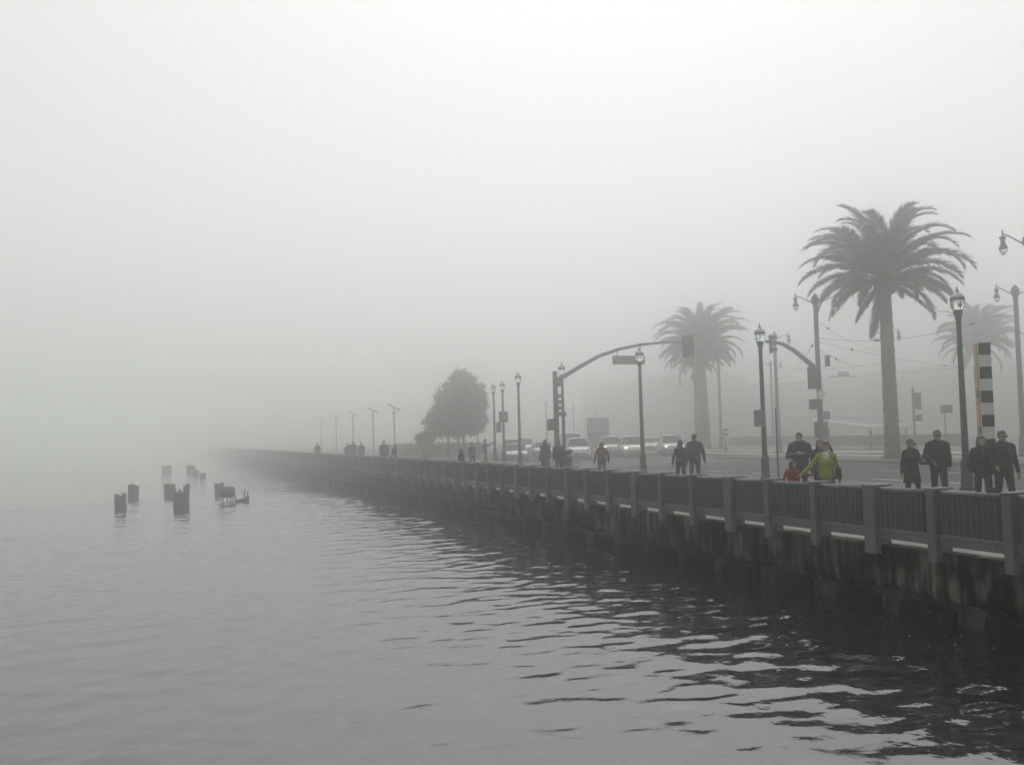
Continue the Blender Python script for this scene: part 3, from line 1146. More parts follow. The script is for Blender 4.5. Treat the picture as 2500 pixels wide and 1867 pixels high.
PG = 'old timber piles in the water'
pile(-1.9, 53.3, 0.62, 0.29, 'dark square-topped pile stump standing alone, nearest on the left', 1, True)
pile(-1.6, 63.4, 0.74, 0.31, 'greyer pile stump just behind and right of the nearest left one', 2)
pile(0.55, 63.6, 0.70, 0.34, 'hazy pile stump forming the rear left of the middle cluster', 3)
pile(0.85, 51.8, 0.76, 0.30, 'dark tall pile stump at the front of the middle cluster', 4, True)
pile(1.2, 54.4, 0.90, 0.17, 'slim pile leaning against the right side of the middle cluster', 44, True)
pile(3.35, 62.5, 0.66, 0.28, 'hazy pile head at the upper left of the right-hand cluster', 5)
pile(0.6, 116.5, 0.7, 0.5, 'very faint pile stump far out in the fog, left one', 6)
pile(3.1, 114.5, 0.7, 0.5, 'very faint pile stump far out in the fog, middle one', 7)
pile(3.3, 104.0, 0.5, 0.26, 'very faint small pile far out, touching the middle one', 8)
pile(3.6, 95.0, 0.36, 0.28, 'faint low pile stump far out, right one', 9)
e = empty('wrecked_pile', (3.35, 55.4, 0), 'broken pile head held up on thin rotted legs in the right-hand cluster', 'pile')
b = MB()
b.tube([(-0.40, 0, 0.42), (-0.2, 0, 0.48), (0.2, 0, 0.46), (0.33, 0, 0.40)], [0.22, 0.30, 0.32, 0.26], 10)
b.bevbox(-0.1, 0.38, -0.2, 0.2, 0.32, 0.74, 0.05)
b.build('head', m_pile, e)
for xx_ in (-0.22, 0.02, 0.2, 0.32):
    b = MB()
    b.tube([(xx_ + 0.03, 0, 0.4), (xx_ - 0.02, 0.02, 0.15), (xx_, 0, -0.5)], [0.05, 0.035, 0.05], 6)
    b.build('leg', m_pile, e)
e = empty('sunken_frame', (4.05, 54.0, 0), 'low dark wreck with two thin upright sticks, rightmost in the water', 'wreck')
b = MB()
b.add([(-0.34, -0.15, -0.3), (0.32, -0.15, -0.3), (0.32, 0.15, -0.3), (-0.34, 0.15, -0.3), (-0.40, -0.15, 0.10), (-0.1, -0.15, 0.14), (0.32, -0.15, 0.28), (0.32, 0.15, 0.28), (-0.1, 0.15, 0.14), (-0.40, 0.15, 0.10)],
      [(0, 3, 2, 1), (0, 1, 6, 5, 4), (3, 9, 8, 7, 2), (4, 5, 8, 9), (5, 6, 7, 8), (1, 2, 7, 6), (0, 4, 9, 3)])
b.build('hull_plank', m_pile, e)
for xx_, zz_ in ((0.10, 0.66), (0.26, 0.52), (-0.36, 0.60)):
    b = MB()
    b.tube([(xx_, 0, -0.4), (xx_, 0, 0.15), (xx_ - (0.06 if xx_ < 0 else 0), 0, zz_)], [0.045, 0.04, 0.03], 6)
    b.build('stick', m_pile, e)

# ------------------------------------------------------------------ cars
CARPAINT = {}


def paint(c):
    k = 'car_paint_%d' % len(CARPAINT)
    if c not in CARPAINT:
        m = mat(k, c, tuple(v * 1.08 for v in c), rough=0.22, scale=1.0, spec=0.6)
        m.node_tree.nodes['Principled BSDF'].inputs['Coat Weight'].default_value = 0.6
        CARPAINT[c] = m
    return CARPAINT[c]


def smooth_loft(b, stations, mi=0):
    """stations: list of (y, [(x,z) ...]) open half sections from the centre top to the bottom; mirrored"""
    rings = []
    for y, pr_ in stations:
        full = [(x, z) for x, z in pr_] + [(-x, z) for x, z in reversed(pr_) if abs(x) > 1e-6]
        rings.append([(x, y, z) for x, z in full])
    n = len(rings[0])
    vs = [p for r_ in rings for p in r_]
    fs = []
    for i in range(len(rings) - 1):
        for k in range(n):
            j = (k + 1) % n
            fs.append((i * n + k, (i + 1) * n + k, (i + 1) * n + j, i * n + j))
    fs.append(tuple(range(n)))
    fs.append(tuple(range((len(rings) - 1) * n + n - 1, (len(rings) - 1) * n - 1, -1)))
    b.add(vs, fs, mi)


CARCACHE = {}


def car_meshes(kind):
    """local: nose towards -y, wheels on z=0"""
    if kind in CARCACHE:
        return CARCACHE[kind]
    if kind == 'sedan':
        Lh, W, belt, roof, hood = 2.3, 0.90, 0.92, 1.44, 0.80
        ws0, ws1, rw0, rw1 = -0.90, -0.30, 1.05, 1.75
        trunk = 0.98
    elif kind == 'suv':
        Lh, W, belt, roof, hood = 2.35, 0.96, 1.08, 1.76, 1.00
        ws0, ws1, rw0, rw1 = -1.05, -0.35, 1.95, 2.25
        trunk = 1.10
    else:  # van
        Lh, W, belt, roof, hood = 2.6, 1.0, 1.22, 2.15, 1.12
        ws0, ws1, rw0, rw1 = -1.55, -0.80, 2.42, 2.52
        trunk = 1.25

    def sec(w, zt, zs, zb):
        return [(0, zt), (w * 0.55, zt - 0.005), (w * 0.82, zt - 0.03), (w * 0.95, (zt + zs) / 2 + 0.01), (w, zs), (w * 1.0, zs - 0.2), (w * 0.985, zb + 0.12), (w * 0.93, zb), (0, zb)]
    st = [(-Lh, sec(W * 0.70, 0.56, 0.50, 0.26)), (-Lh + 0.06, sec(W * 0.84, 0.66, 0.58, 0.20)), (-Lh + 0.22, sec(W * 0.93, hood - 0.10, 0.62, 0.18)),
          (-Lh + 0.55, sec(W * 0.98, hood - 0.03, 0.70, 0.18)), (ws0 - 0.05, sec(W, hood + 0.08, 0.80, 0.18)), (ws0 + 0.12, sec(W, belt, belt - 0.10, 0.18)),
          (0.2, sec(W, belt + 0.01, belt - 0.10, 0.18)), (rw0, sec(W, belt + 0.02, belt - 0.10, 0.18)), (rw1, sec(W * 0.98, trunk, belt - 0.08, 0.2)),
          (Lh - 0.12, sec(W * 0.94, trunk - 0.02, belt - 0.12, 0.24)), (Lh, sec(W * 0.82, trunk - 0.16, belt - 0.2, 0.34))]
    out = {}
    b = MB()
    smooth_loft(b, st)
    out['body'] = b
    wt = W * 0.74
    wb = W * 0.93
    # roof with rounded edges
    b = MB()
    rs = lambda w, z: [(0, z), (w * 0.6, z - 0.006), (w * 0.88, z - 0.03), (w, z - 0.075), (w * 0.97, z - 0.10), (0, z - 0.10)]
    smooth_loft(b, [(ws1 - 0.03, rs(wt * 0.97, roof - 0.03)), (ws1 + 0.2, rs(wt, roof)), ((ws1 + rw0) / 2, rs(wt, roof + 0.015)), (rw0 - 0.1, rs(wt, roof - 0.01)), (rw0 + 0.02, rs(wt * 0.97, roof - 0.05))])
    out['roof'] = b
    zr = roof - 0.075
    zb = belt - 0.02
    b = MB()
    b.add([(-wb * 0.96, ws0 + 0.04, zb), (wb * 0.96, ws0 + 0.04, zb), (wt * 0.95, ws1, zr), (-wt * 0.95, ws1, zr), (0, ws0 - 0.05, zb), (0, ws1 - 0.05, zr)], [(0, 4, 5, 3), (4, 1, 2, 5)])
    out['windscreen'] = b
    b = MB()
    b.add([(-wb * 0.95, rw1 - 0.05, zb), (wb * 0.95, rw1 - 0.05, zb), (wt * 0.95, rw0, zr), (-wt * 0.95, rw0, zr)], [(1, 0, 3, 2)])
    out['rear_window'] = b
    for s in (-1, 1):
        b = MB()
        b.add([(s * wb, ws0 + 0.1, zb), (s * wb, rw1 - 0.1, zb), (s * wt, rw0 - 0.02, zr), (s * wt, ws1 + 0.03, zr)], [(0, 1, 2, 3) if s > 0 else (3, 2, 1, 0)])
        out['side_window%d' % s] = b
    for s in (-1, 1):
        for q, (p0, p1, rr_) in enumerate((((s * wb * 0.975, ws0 + 0.07, zb - 0.02), (s * wt * 0.975, ws1 + 0.01, zr + 0.02), 0.042),
                                           ((s * wb * 0.985, 0.35, zb - 0.02), (s * wt * 0.99, 0.35, zr + 0.02), 0.04),
                                           ((s * wb * 0.97, rw1 - 0.07, zb - 0.02), (s * wt * 0.97, rw0, zr + 0.02), 0.06))):
            b = MB()
            b.tube([p0, p1], rr_, 6)
            out['window_pillar_%d%d' % (q, s)] = b
    b = MB()
    b.bevbox(-W * 0.45, W * 0.45, -Lh - 0.012, -Lh + 0.05, 0.40, 0.54, 0.01)
    b.bevbox(-W * 0.62, W * 0.62, -Lh + 0.0, -Lh + 0.09, 0.22, 0.32, 0.01)
    out['grille'] = b
    b = MB()
    b.bevbox(-0.17, 0.17, -Lh - 0.03, -Lh - 0.013, 0.36, 0.47, 0.004)
    out['plate'] = b
    for s in (-1, 1):
        b = MB()
        xc = s * W * 0.70
        b.lathe([(0.02, 0), (0.09, 0.015), (0.115, 0.05), (0.11, 0.10)], 10)
        b.v = [(xc + v[0] * 1.25, -Lh + 0.035 + v[2], (hood - 0.19) + v[1] * 0.8) for v in b.v]
        out['headlight%d' % s] = b
        b = MB()
        b.bevbox(s * (W + 0.10) - 0.10, s * (W + 0.10) + 0.10, ws0 + 0.28, ws0 + 0.36, belt + 0.02, belt + 0.16, 0.02)
        b.tube([(s * W * 0.93, ws0 + 0.32, belt + 0.02), (s * (W + 0.06), ws0 + 0.32, belt + 0.06)], 0.02, 5)
        out['mirror%d' % s] = b
    wr = 0.33 if kind == 'sedan' else 0.37
    wheels = []
    for s in (-1, 1):
        for yy in (-Lh + 0.85, Lh - 0.9):
            wheels.append((s, yy))
    tb, rb = MB(), MB()
    tb.lathe([(wr * 0.62, -0.1), (wr * 0.93, -0.11), (wr, -0.08), (wr, 0.08), (wr * 0.93, 0.11), (wr * 0.62, 0.1)], 18)
    tb.v = [(v[2], v[0], v[1]) for v in tb.v]
    rb.lathe([(wr * 0.61, -0.09), (wr * 0.61, 0.09), (wr * 0.5, 0.07), (wr * 0.12, 0.095)], 14)
    rb.v = [(v[2], v[0], v[1]) for v in rb.v]
    res = {'wheels': wheels, 'wr': wr, 'W': W, 'tyre': tb.mesh('tyre', m_black, True), 'rim': rb.mesh('rim', m_chrome, True), 'mb': out}
    CARCACHE[kind] = res
    return res


def car(loc, kind, c, label, lights=None, rz=0.0, cat='car'):
    r_ = car_meshes(kind)
    e = empty('car' if kind != 'van' else 'van', loc, label, cat, 'oncoming traffic', rz)
    pt = paint(c)
    for k, mbx in r_['mb'].items():
        nm = k.rstrip('-1').rstrip('-')
        nm = 'window_pillar' if k.startswith('window_pillar') else nm
        mm = pt
        sm = k in ('body', 'roof')
        if nm in ('side_window', 'rear_window', 'windscreen'):
            mm = m_darkglass
        elif k == 'grille':
            mm = m_black
        elif k == 'plate':
            nm, mm = 'licence_plate', m_plate
        elif 'headlight' in k:
            mm = {None: m_hloff, 'w': m_hlw, 'y': m_hl}[lights]
            sm = True
        key = (kind, k, mm.name)
        if key not in CARCACHE:
            CARCACHE[key] = mbx.mesh(nm, mm, sm)
        link(nm, CARCACHE[key], e)
    for s, yy in r_['wheels']:
        w_o = link('wheel', r_['tyre'], e, (s * (r_['W'] - 0.12), yy, r_['wr']))
        ro = link('rim', r_['rim'], w_o)
        if s < 0:
            ro.rotation_euler = (0, 0, math.pi)
    return e


TR = R(-19)
car((26.5, 73.4, RZ), 'sedan', (0.27, 0.275, 0.28), 'pale silver car at the left front of the waiting traffic, beside the hazy lamp post', rz=TR)
car((28.6, 80.2, RZ), 'suv', (0.33, 0.34, 0.35), 'pale tall car directly behind the left front silver car', rz=TR)
car((31.7, 73.2, RZ), 'suv', (0.50, 0.50, 0.50), 'large white front vehicle behind the woman in the red jacket', rz=TR)
car((34.3, 80.6, RZ), 'van', (0.55, 0.56, 0.56), 'white van right behind the large white front vehicle', cat='van', rz=TR)
car((36.9, 74.0, RZ), 'suv', (0.46, 0.46, 0.45), 'pale car with yellow lit headlights behind a lamp post', 'y', rz=R(-20))
car((38.0, 80.4, RZ), 'suv', (0.36, 0.37, 0.38), 'pale car half hidden behind the left side of the yellow-lit car', 'w', rz=R(-20))
car((42.0, 88.5, RZ), 'sedan', (0.5, 0.5, 0.5), 'third pale car in the yellow-lit car\'s lane, only its roof showing', rz=R(-20))
car((41.2, 75.0, RZ), 'suv', (0.34, 0.35, 0.35), 'grey car with one light showing, partly behind the couple walking away', 'w', rz=R(-22))
car((47.6, 92.0, RZ), 'sedan', (0.42, 0.42, 0.42), 'distant car with small bright headlights, rear of the right-hand lane', 'w', rz=R(-22))
car((51.6, 98.0, RZ), 'sedan', (0.5, 0.5, 0.5), 'distant pale car furthest right in the queue, headlights on', 'w', rz=R(-22))
car((33.49, 85.40, RZ), 'sedan', (0.42, 0.42, 0.43), 'pale car mostly hidden behind the long-haired woman with the handbag', rz=TR)
car((43.93, 102.27, RZ), 'sedan', (0.40, 0.40, 0.41), 'pale car peeking out between the litter bin and the large white vehicle', rz=TR)
car((33.2, 93.0, RZ), 'sedan', (0.30, 0.30, 0.31), 'hazy car glimpsed between the long-haired woman and the signal mast', rz=TR)
car((36.0, 97.0, RZ), 'suv', (0.46, 0.46, 0.47), 'faint car roof far back between the mast and the white vehicle', rz=TR)
car((50.0, 107.0, RZ), 'suv', (0.42, 0.42, 0.43), 'faint tall car roof far back above the right-hand queue', rz=R(-22))

e = empty('box_truck', (44.3, 96.5, RZ), 'faint boxy truck in the fog behind the white van', 'truck', 'oncoming traffic', R(-20))
b = MB()
b.bevbox(-1.2, 1.2, 0.2, 6.0, 0.9, 3.7, 0.05)
b.build('cargo_box', paint((0.12, 0.12, 0.125)), e)
b = MB()
b.bevbox(-1.05, 1.05, -1.6, 0.12, 0.55, 2.4, 0.15)
b.build('cab', paint((0.16, 0.16, 0.17)), e)
b = MB()
b.bevbox(-0.9, 0.9, -1.63, -1.58, 1.45, 2.1, 0.02)
b.build('windscreen', m_darkglass, e)
for s in (-1, 1):
    for yy in (-0.8, 4.6):
        b = MB()
        b.tube([(s * 0.75, yy, 0.45), (s * 1.05, yy, 0.45)], 0.45, 16)
        b.build('wheel', m_black, e)

# ------------------------------------------------------------------ tram shelter, platform wall
e = empty('platform_wall', (61.8, 0, RZ), 'long low grey platform wall beyond the tracks behind the big palm', 'wall')
for k in range(7):
    b = MB()
    b.bevbox(0, 0.5, 64 + k * 5.0 + 0.015, 69 + k * 5.0 - 0.015, -0.1, 1.15, 0.03)
    b.build('wall_panel', m_wallband, e)
e = empty('tram_shelter', (54.0, 70.5, RZ), 'tram stop shelter with a bright white angular roof edge left of the big palm', 'shelter')
ring = [(-2.3, -1.0, 2.62), (0.3, -5.0, 1.92), (4.6, -5.6, 1.98), (5.6, -1.0, 2.55), (1.0, 2.0, 2.85)]
b = MB()
b.add([(x, y, z + 0.03) for x, y, z in ring], [(0, 1, 2, 3, 4)])
b.add([(x, y, z - 0.16) for x, y, z in ring], [(4, 3, 2, 1, 0)])
b.build('roof', m_pole, e)
for i in range(5):
    p, q = Vector(ring[i]), Vector(ring[(i + 1) % 5])
    d = (q - p).normalized()
    nrm_ = d.cross(Vector((0, 0, 1))).normalized()
    b = MB()
    vs = []
    for pp in (p - d * 0.1, q + d * 0.1):
        for oo, zz in ((-0.02, -0.22), (0.16, -0.20), (0.16, 0.10), (-0.02, 0.14)):
            vs.append(pp + nrm_ * oo + Vector((0, 0, zz)))
    b.add(vs, [(0, 1, 2, 3), (7, 6, 5, 4), (0, 4, 5, 1), (1, 5, 6, 2), (2, 6, 7, 3), (3, 7, 4, 0)])
    b.build('roof_edge', m_roofwhite, e)
for x, y, z in ((-1.2, -1.0, 2.4), (0.9, -4.2, 1.85), (4.2, -4.6, 1.95), (3.8, -0.8, 2.4)):
    b = MB()
    b.tube([(x, y, 0.12), (x, y, z)], 0.07, 8)
    b.build('column', m_pole, e)
b = MB()
b.tube([(1.2, 0.4, 2.3), (1.0, 0.4, 3.3)], 0.05, 6)
b.tube([(0.4, 0.4, 2.35), (-0.1, 0.4, 3.2)], 0.04, 6)
b.build('mast', m_roofwhite, e)


m_bld = [mat('facade_grey', (0.10, 0.098, 0.09), (0.15, 0.145, 0.135), rough=0.9, scale=0.4), mat('facade_brick', (0.09, 0.07, 0.06), (0.13, 0.10, 0.085), rough=0.9, scale=0.4)]


def building(x0, x1_, y0, y1_, h, mi_, label):  # added far back to block light and softly darken the fog
    e = empty('fog_shade_building', (x0, y0, RZ), label, 'building', 'added buildings that darken the fog')
    w_, d_ = x1_ - x0, y1_ - y0
    b = MB()
    b.bevbox(0, w_, 0, d_, -0.05, h - 0.6, 0.05)
    b.build('wall', m_bld[mi_], e)
    b = MB()
    b.bevbox(-0.35, w_ + 0.35, -0.35, d_ + 0.35, h - 0.6, h, 0.08)
    b.build('cornice', m_bld[mi_], e)
    fl = int((h - 1.2) / 3.6)
    for f_ in range(fl):
        for q in range(int(d_ / 4.2)):
            b = MB()
            b.bevbox(-0.06, 0.02, q * 4.2 + 1.1, q * 4.2 + 3.1, 1.0 + f_ * 3.6, 3.1 + f_ * 3.6, 0.02)
            wn = b.build('window', m_darkglass, e)
            b = MB()
            b.bevbox(-0.16, 0.02, q * 4.2 + 0.95, q * 4.2 + 3.25, 0.82 + f_ * 3.6, 0.99 + f_ * 3.6, 0.02)
            b.build('sill', m_bld[mi_], wn)
        for q in range(int(w_ / 4.2)):
            b = MB()
            b.bevbox(q * 4.2 + 1.1, q * 4.2 + 3.1, -0.06, 0.02, 1.0 + f_ * 3.6, 3.1 + f_ * 3.6, 0.02)
            b.build('window', m_darkglass, e)
    return e


building(186, 206, 172, 250, 16.5, 0, 'added long building darkening the fog behind the big palm, furthest right')
building(158, 182, 212, 262, 14.0, 1, 'added building darkening the fog between the second palm and the signal-bearing street light')
building(128, 152, 232, 290, 16.8, 0, 'added building darkening the fog behind the box truck and cars')

# ------------------------------------------------------------------ overhead wires
def wire(a, c, sag, label, ins=()):
    a, c = Vector(a), Vector(c)
    e = empty('overhead_wire', a, label, 'wire', 'tram overhead wires')
    pts = []
    for i in range(13):
        t = i / 12
        p = a.lerp(c, t)
        p.z -= sag * 4 * t * (1 - t)
        pts.append(p - a)
    b = MB()
    b.tube(pts, 0.011, 5)
    b.build('cable', m_wire, e)
    for t in ins:
        i = min(int(t * 12), 11)
        p = pts[i].lerp(pts[i + 1], t * 12 - i)
        d = (pts[i + 1] - pts[i]).normalized()
        b = MB()
        b.tube([p - d * 0.16, p - d * 0.1, p + d * 0.1, p + d * 0.16], [0.03, 0.07, 0.07, 0.03], 8)
        b.build('insulator', m_wire, e)


B0 = (35.6, 47.05)
wire((*B0, 9.15), (54.36, 63.36, 8.9), 0.4, 'upper overhead wire slanting down right from the signal-bearing street light', (0.12,))
wire((*B0, 8.15), (45.3, 42.2, 9.4), 0.75, 'overhead wire from the signal-bearing light behind the palm trunk to the right-edge light', (0.30, 0.78))
wire((*B0, 7.95), (66.6, 66.0, 7.6), 0.25, 'middle overhead wire running level to the right from the signal-bearing light', (0.15, 0.7))
wire((*B0, 7.55), (54.36, 63.36, 8.1), 0.7, 'lower overhead wire from the signal-bearing light, sagging behind the palm trunk', (0.2,))
wire((35.5, 47.05, 8.1), (46.41, 66.83, 6.9), 0.5, 'overhead wire running back left from the signal-bearing light to the hazy light', (0.08,))
wire((46.41, 66.83, 8.0), (54.36, 63.36, 8.2), 0.5, 'overhead wire between the two hazy twin-arm lights', (0.3,))
wire((46.41, 66.83, 7.2), (53.2, 86.4, 7.0), 0.3, 'faint overhead wire from the hazy light back toward the second palm')
e = empty('section_insulator', (52.5, 66.5, 7.1), 'small trolley-wire frame hanging between the signal-bearing light and the palm trunk', 'wire fitting')
b = MB()
b.tube([(-1.3, 0, 0.0), (-0.9, 0, 0.0), (0.9, 0, 0.0), (1.5, 0, -0.06)], 0.035, 6)
b.build('runner', m_wire, e)
b = MB()
for q in range(5):
    b.tube([(-0.3 + q * 0.22, -0.15, 0.05), (-0.26 + q * 0.22, 0, 0.42), (-0.22 + q * 0.22, 0.15, 0.05)], 0.03, 5)
b.build('frame', m_wire, e)
wire((46.41, 66.83, 6.5), (52.5, 66.5, 7.12), 0.05, 'short overhead wire feeding the small trolley-wire frame from the left')
wire((54.0, 66.4, 7.06), (66.6, 66.0, 7.9), 0.05, 'short overhead wire leaving the small trolley-wire frame to the right')

# ------------------------------------------------------------------ floating foam flecks and painted glints
V, Fq = [], []
for q in range(200):
    if q < 70:  # white flecks near the wall paint water glints along with bubbles
        y = rng.uniform(7, 26)
        x = WX - abs(rng.gauss(0, 1.6)) - 0.25
    else:
        t = rng.random()
        y, x = 22.0 + 12 * t, 10.4 + 0.45 * math.sin(t * 9) + rng.gauss(0, 0.07)
    r_ = rng.uniform(0.005, 0.013)
    n = 6
    o_ = len(V)
    zt = 0.0
    for i in range(nw):
        zt += amp[i] * math.cos(kk[i] * (x * math.cos(ang[i]) + y * math.sin(ang[i])) + ph[i])
    zt *= 0.85 + 0.25 * math.sin(x * 0.21 + 1.3 * math.sin(y * 0.11)) * math.sin(y * 0.17 + 0.7)
    V.append((x, y, zt + 0.012))
    for k in range(n):
        a = 6.2832 * k / n
        V.append((x + r_ * math.cos(a), y + r_ * math.sin(a), zt + 0.004))
    for k in range(n):
        Fq.append((o_, o_ + 1 + k, o_ + 1 + (k + 1) % n))
me = bpy.data.meshes.new('foam_and_glints')
me.from_pydata(V, [], Fq)
me.materials.append(m_foam_glint)
o = link('foam_and_glints', me)
struct(o, 'stuff')
o['label'] = 'tiny white foam flecks and painted glints floating by the sea wall'

# ------------------------------------------------------------------ people
def surface_net(Fd, Mi, org, h):
    """naive surface nets on a signed distance grid; returns verts, quads, material per quad"""
    S = Fd < 0
    nx, ny, nz = Fd.shape
    cs = [S[i:nx - 1 + i, j:ny - 1 + j, k:nz - 1 + k] for i in (0, 1) for j in (0, 1) for k in (0, 1)]
    cnt = sum(c.astype(np.int8) for c in cs)
    act = (cnt > 0) & (cnt < 8)
    ci = np.argwhere(act)
    vid = -np.ones(act.shape, np.int64)
    vid[act] = np.arange(len(ci))
    acc = np.zeros((len(ci), 3))
    num = np.zeros(len(ci))
    corners = [(i, j, k) for i in (0, 1) for j in (0, 1) for k in (0, 1)]
    for a in corners:
        for ax in range(3):
            if a[ax] == 1:
                continue
            b_ = list(a)
            b_[ax] = 1
            fa = Fd[ci[:, 0] + a[0], ci[:, 1] + a[1], ci[:, 2] + a[2]]
            fb = Fd[ci[:, 0] + b_[0], ci[:, 1] + b_[1], ci[:, 2] + b_[2]]
            cr = (fa < 0) != (fb < 0)
            t_ = np.where(cr, fa / np.where(cr, fa - fb, 1), 0)
            p_ = np.tile(np.array(a, float), (len(ci), 1))
            p_[:, ax] += t_
            acc += p_ * cr[:, None]
            num += cr
    Vv = (ci + acc / num[:, None]) * h + org
    quads, mi = [], []
    for ax in range(3):
        sl0 = [slice(None)] * 3
        sl1 = [slice(None)] * 3
        sl0[ax] = slice(0, -1)
        sl1[ax] = slice(1, None)
        chg = S[tuple(sl0)] != S[tuple(sl1)]
        e_ = np.argwhere(chg)
        o1, o2 = [(1, 2), (2, 0), (0, 1)][ax]
        ok = (e_[:, o1] > 0) & (e_[:, o2] > 0) & (e_[:, o1] < Fd.shape[o1] - 1) & (e_[:, o2] < Fd.shape[o2] - 1)
        e_ = e_[ok]
        ins = S[e_[:, 0], e_[:, 1], e_[:, 2]]
        q = []
        for da, db in ((-1, -1), (0, -1), (0, 0), (-1, 0)):
            c_ = e_.copy()
            c_[:, o1] += da
            c_[:, o2] += db
            q.append(vid[c_[:, 0], c_[:, 1], c_[:, 2]])
        q = np.stack(q, 1)
        q[~ins] = q[~ins][:, ::-1]
        quads.append(q)
        n2 = e_.copy()
        n2[:, ax] += 1
        ma = Mi[e_[:, 0], e_[:, 1], e_[:, 2]]
        mb_ = Mi[n2[:, 0], n2[:, 1], n2[:, 2]]
        mi.append(np.where(ins, ma, mb_))
    return Vv, np.concatenate(quads), np.concatenate(mi)


class SDF:
    def __init__(self, lo, hi, h):
        self.h = h
        self.org = np.array(lo, float)
        n = np.ceil((np.array(hi) - self.org) / h).astype(int) + 1
        self.ax = [self.org[i] + h * np.arange(n[i]) for i in range(3)]
        self.F = np.full(n, 0.3)
        self.M = np.zeros(n, np.int32)

    def _box(self, lo, hi):
        s = []
        for i in range(3):
            a = max(0, int((lo[i] - self.org[i]) / self.h))
            b_ = min(len(self.ax[i]), int((hi[i] - self.org[i]) / self.h) + 2)
            s.append(slice(a, max(a + 1, b_)))
        return tuple(s)

    def _grid(self, s):
        return np.meshgrid(self.ax[0][s[0]], self.ax[1][s[1]], self.ax[2][s[2]], indexing='ij')

    def _merge(self, s, d, m, k):
        F0 = self.F[s]
        upd = d < F0
        if k > 0:
            hh = np.clip(0.5 + 0.5 * (F0 - d) / k, 0, 1)
            self.F[s] = F0 * (1 - hh) + d * hh - k * hh * (1 - hh)
        else:
            self.F[s] = np.minimum(F0, d)
        self.M[s] = np.where(upd, m, self.M[s])

    def cone(self, a, b_, ra, rb, m, k=0.02, flat=1.0, zmin=None, zmax=None):
        """tapered capsule; flat < 1 squeezes it along y about its axis"""
        a = np.array(a, float)
        b_ = np.array(b_, float)
        rm = max(ra, rb) + 0.06
        s = self._box(np.minimum(a, b_) - rm, np.maximum(a, b_) + rm)
        X, Y, Z = self._grid(s)
        d = b_ - a
        L2 = max(d @ d, 1e-9)
        t_ = np.clip(((X - a[0]) * d[0] + (Y - a[1]) * d[1] + (Z - a[2]) * d[2]) / L2, 0, 1)
        dx, dy, dz = X - a[0] - t_ * d[0], (Y - a[1] - t_ * d[1]) / flat, Z - a[2] - t_ * d[2]
        r_ = ra + (rb - ra) * t_
        dd = (np.sqrt(dx * dx + dy * dy + dz * dz) - r_) * min(1.0, flat)
        if zmin is not None:
            dd = np.maximum(dd, zmin - Z)
        if zmax is not None:
            dd = np.maximum(dd, Z - zmax)
        self._merge(s, dd, m, k)

    def ell(self, c, r_, m, k=0.02, cut=None):
        c = np.array(c, float)
        r_ = np.array(r_, float)
        s = self._box(c - r_ - 0.06, c + r_ + 0.06)
        X, Y, Z = self._grid(s)
        q = np.sqrt(((X - c[0]) / r_[0]) ** 2 + ((Y - c[1]) / r_[1]) ** 2 + ((Z - c[2]) / r_[2]) ** 2)
        dd = (q - 1) * r_.min()
        if cut is not None:
            dd = np.maximum(dd, cut(X, Y, Z))
        self._merge(s, dd, m, k)

    def mesh(self, name, mats, parent):
        V_, Q_, mi_ = surface_net(self.F, self.M, self.org, self.h)
        return quad_np(name, V_, Q_, mats, parent, True, mi_)


def cloth(name, c, c2=None, rough=0.85):
    return mat('cloth_' + name, c, c2 or tuple(v * 1.5 + 0.002 for v in c), rough=rough, spec=0.08, scale=9, bump=0.25, bscale=26)


skin = mat('skin', (0.26, 0.165, 0.12), (0.32, 0.21, 0.155), rough=0.55, scale=8)
c_black = cloth('black', (0.010, 0.010, 0.011))
c_char = cloth('charcoal', (0.020, 0.021, 0.023))
c_navy = cloth('navy', (0.012, 0.014, 0.022))
c_jean = cloth('jeans', (0.018, 0.024, 0.040))
c_ljean = cloth('pale_jeans', (0.055, 0.068, 0.095))
c_grey = cloth('grey', (0.05, 0.05, 0.052))
c_brown = cloth('brown', (0.035, 0.024, 0.02))
c_red = cloth('red', (0.15, 0.008, 0.014))
c_dred = cloth('dull_red', (0.085, 0.014, 0.018))
c_yel = cloth('yellow', (0.19, 0.20, 0.018), (0.26, 0.27, 0.03))
c_white = cloth('white', (0.45, 0.45, 0.45), (0.55, 0.55, 0.55))
c_shoe = mat('shoe_leather', (0.012, 0.011, 0.010), (0.02, 0.018, 0.017), rough=0.5)
c_hair = mat('hair_dark', (0.010, 0.008, 0.007), (0.022, 0.018, 0.015), rough=0.5, scale=30, stretch=(1, 1, 0.2))
c_hairb = mat('hair_brown', (0.035, 0.022, 0.014), (0.06, 0.04, 0.026), rough=0.5, scale=30, stretch=(1, 1, 0.2))
c_lens = mat('sunglass_lens', (0.004, 0.004, 0.004), (0.006, 0.006, 0.006), rough=0.1)


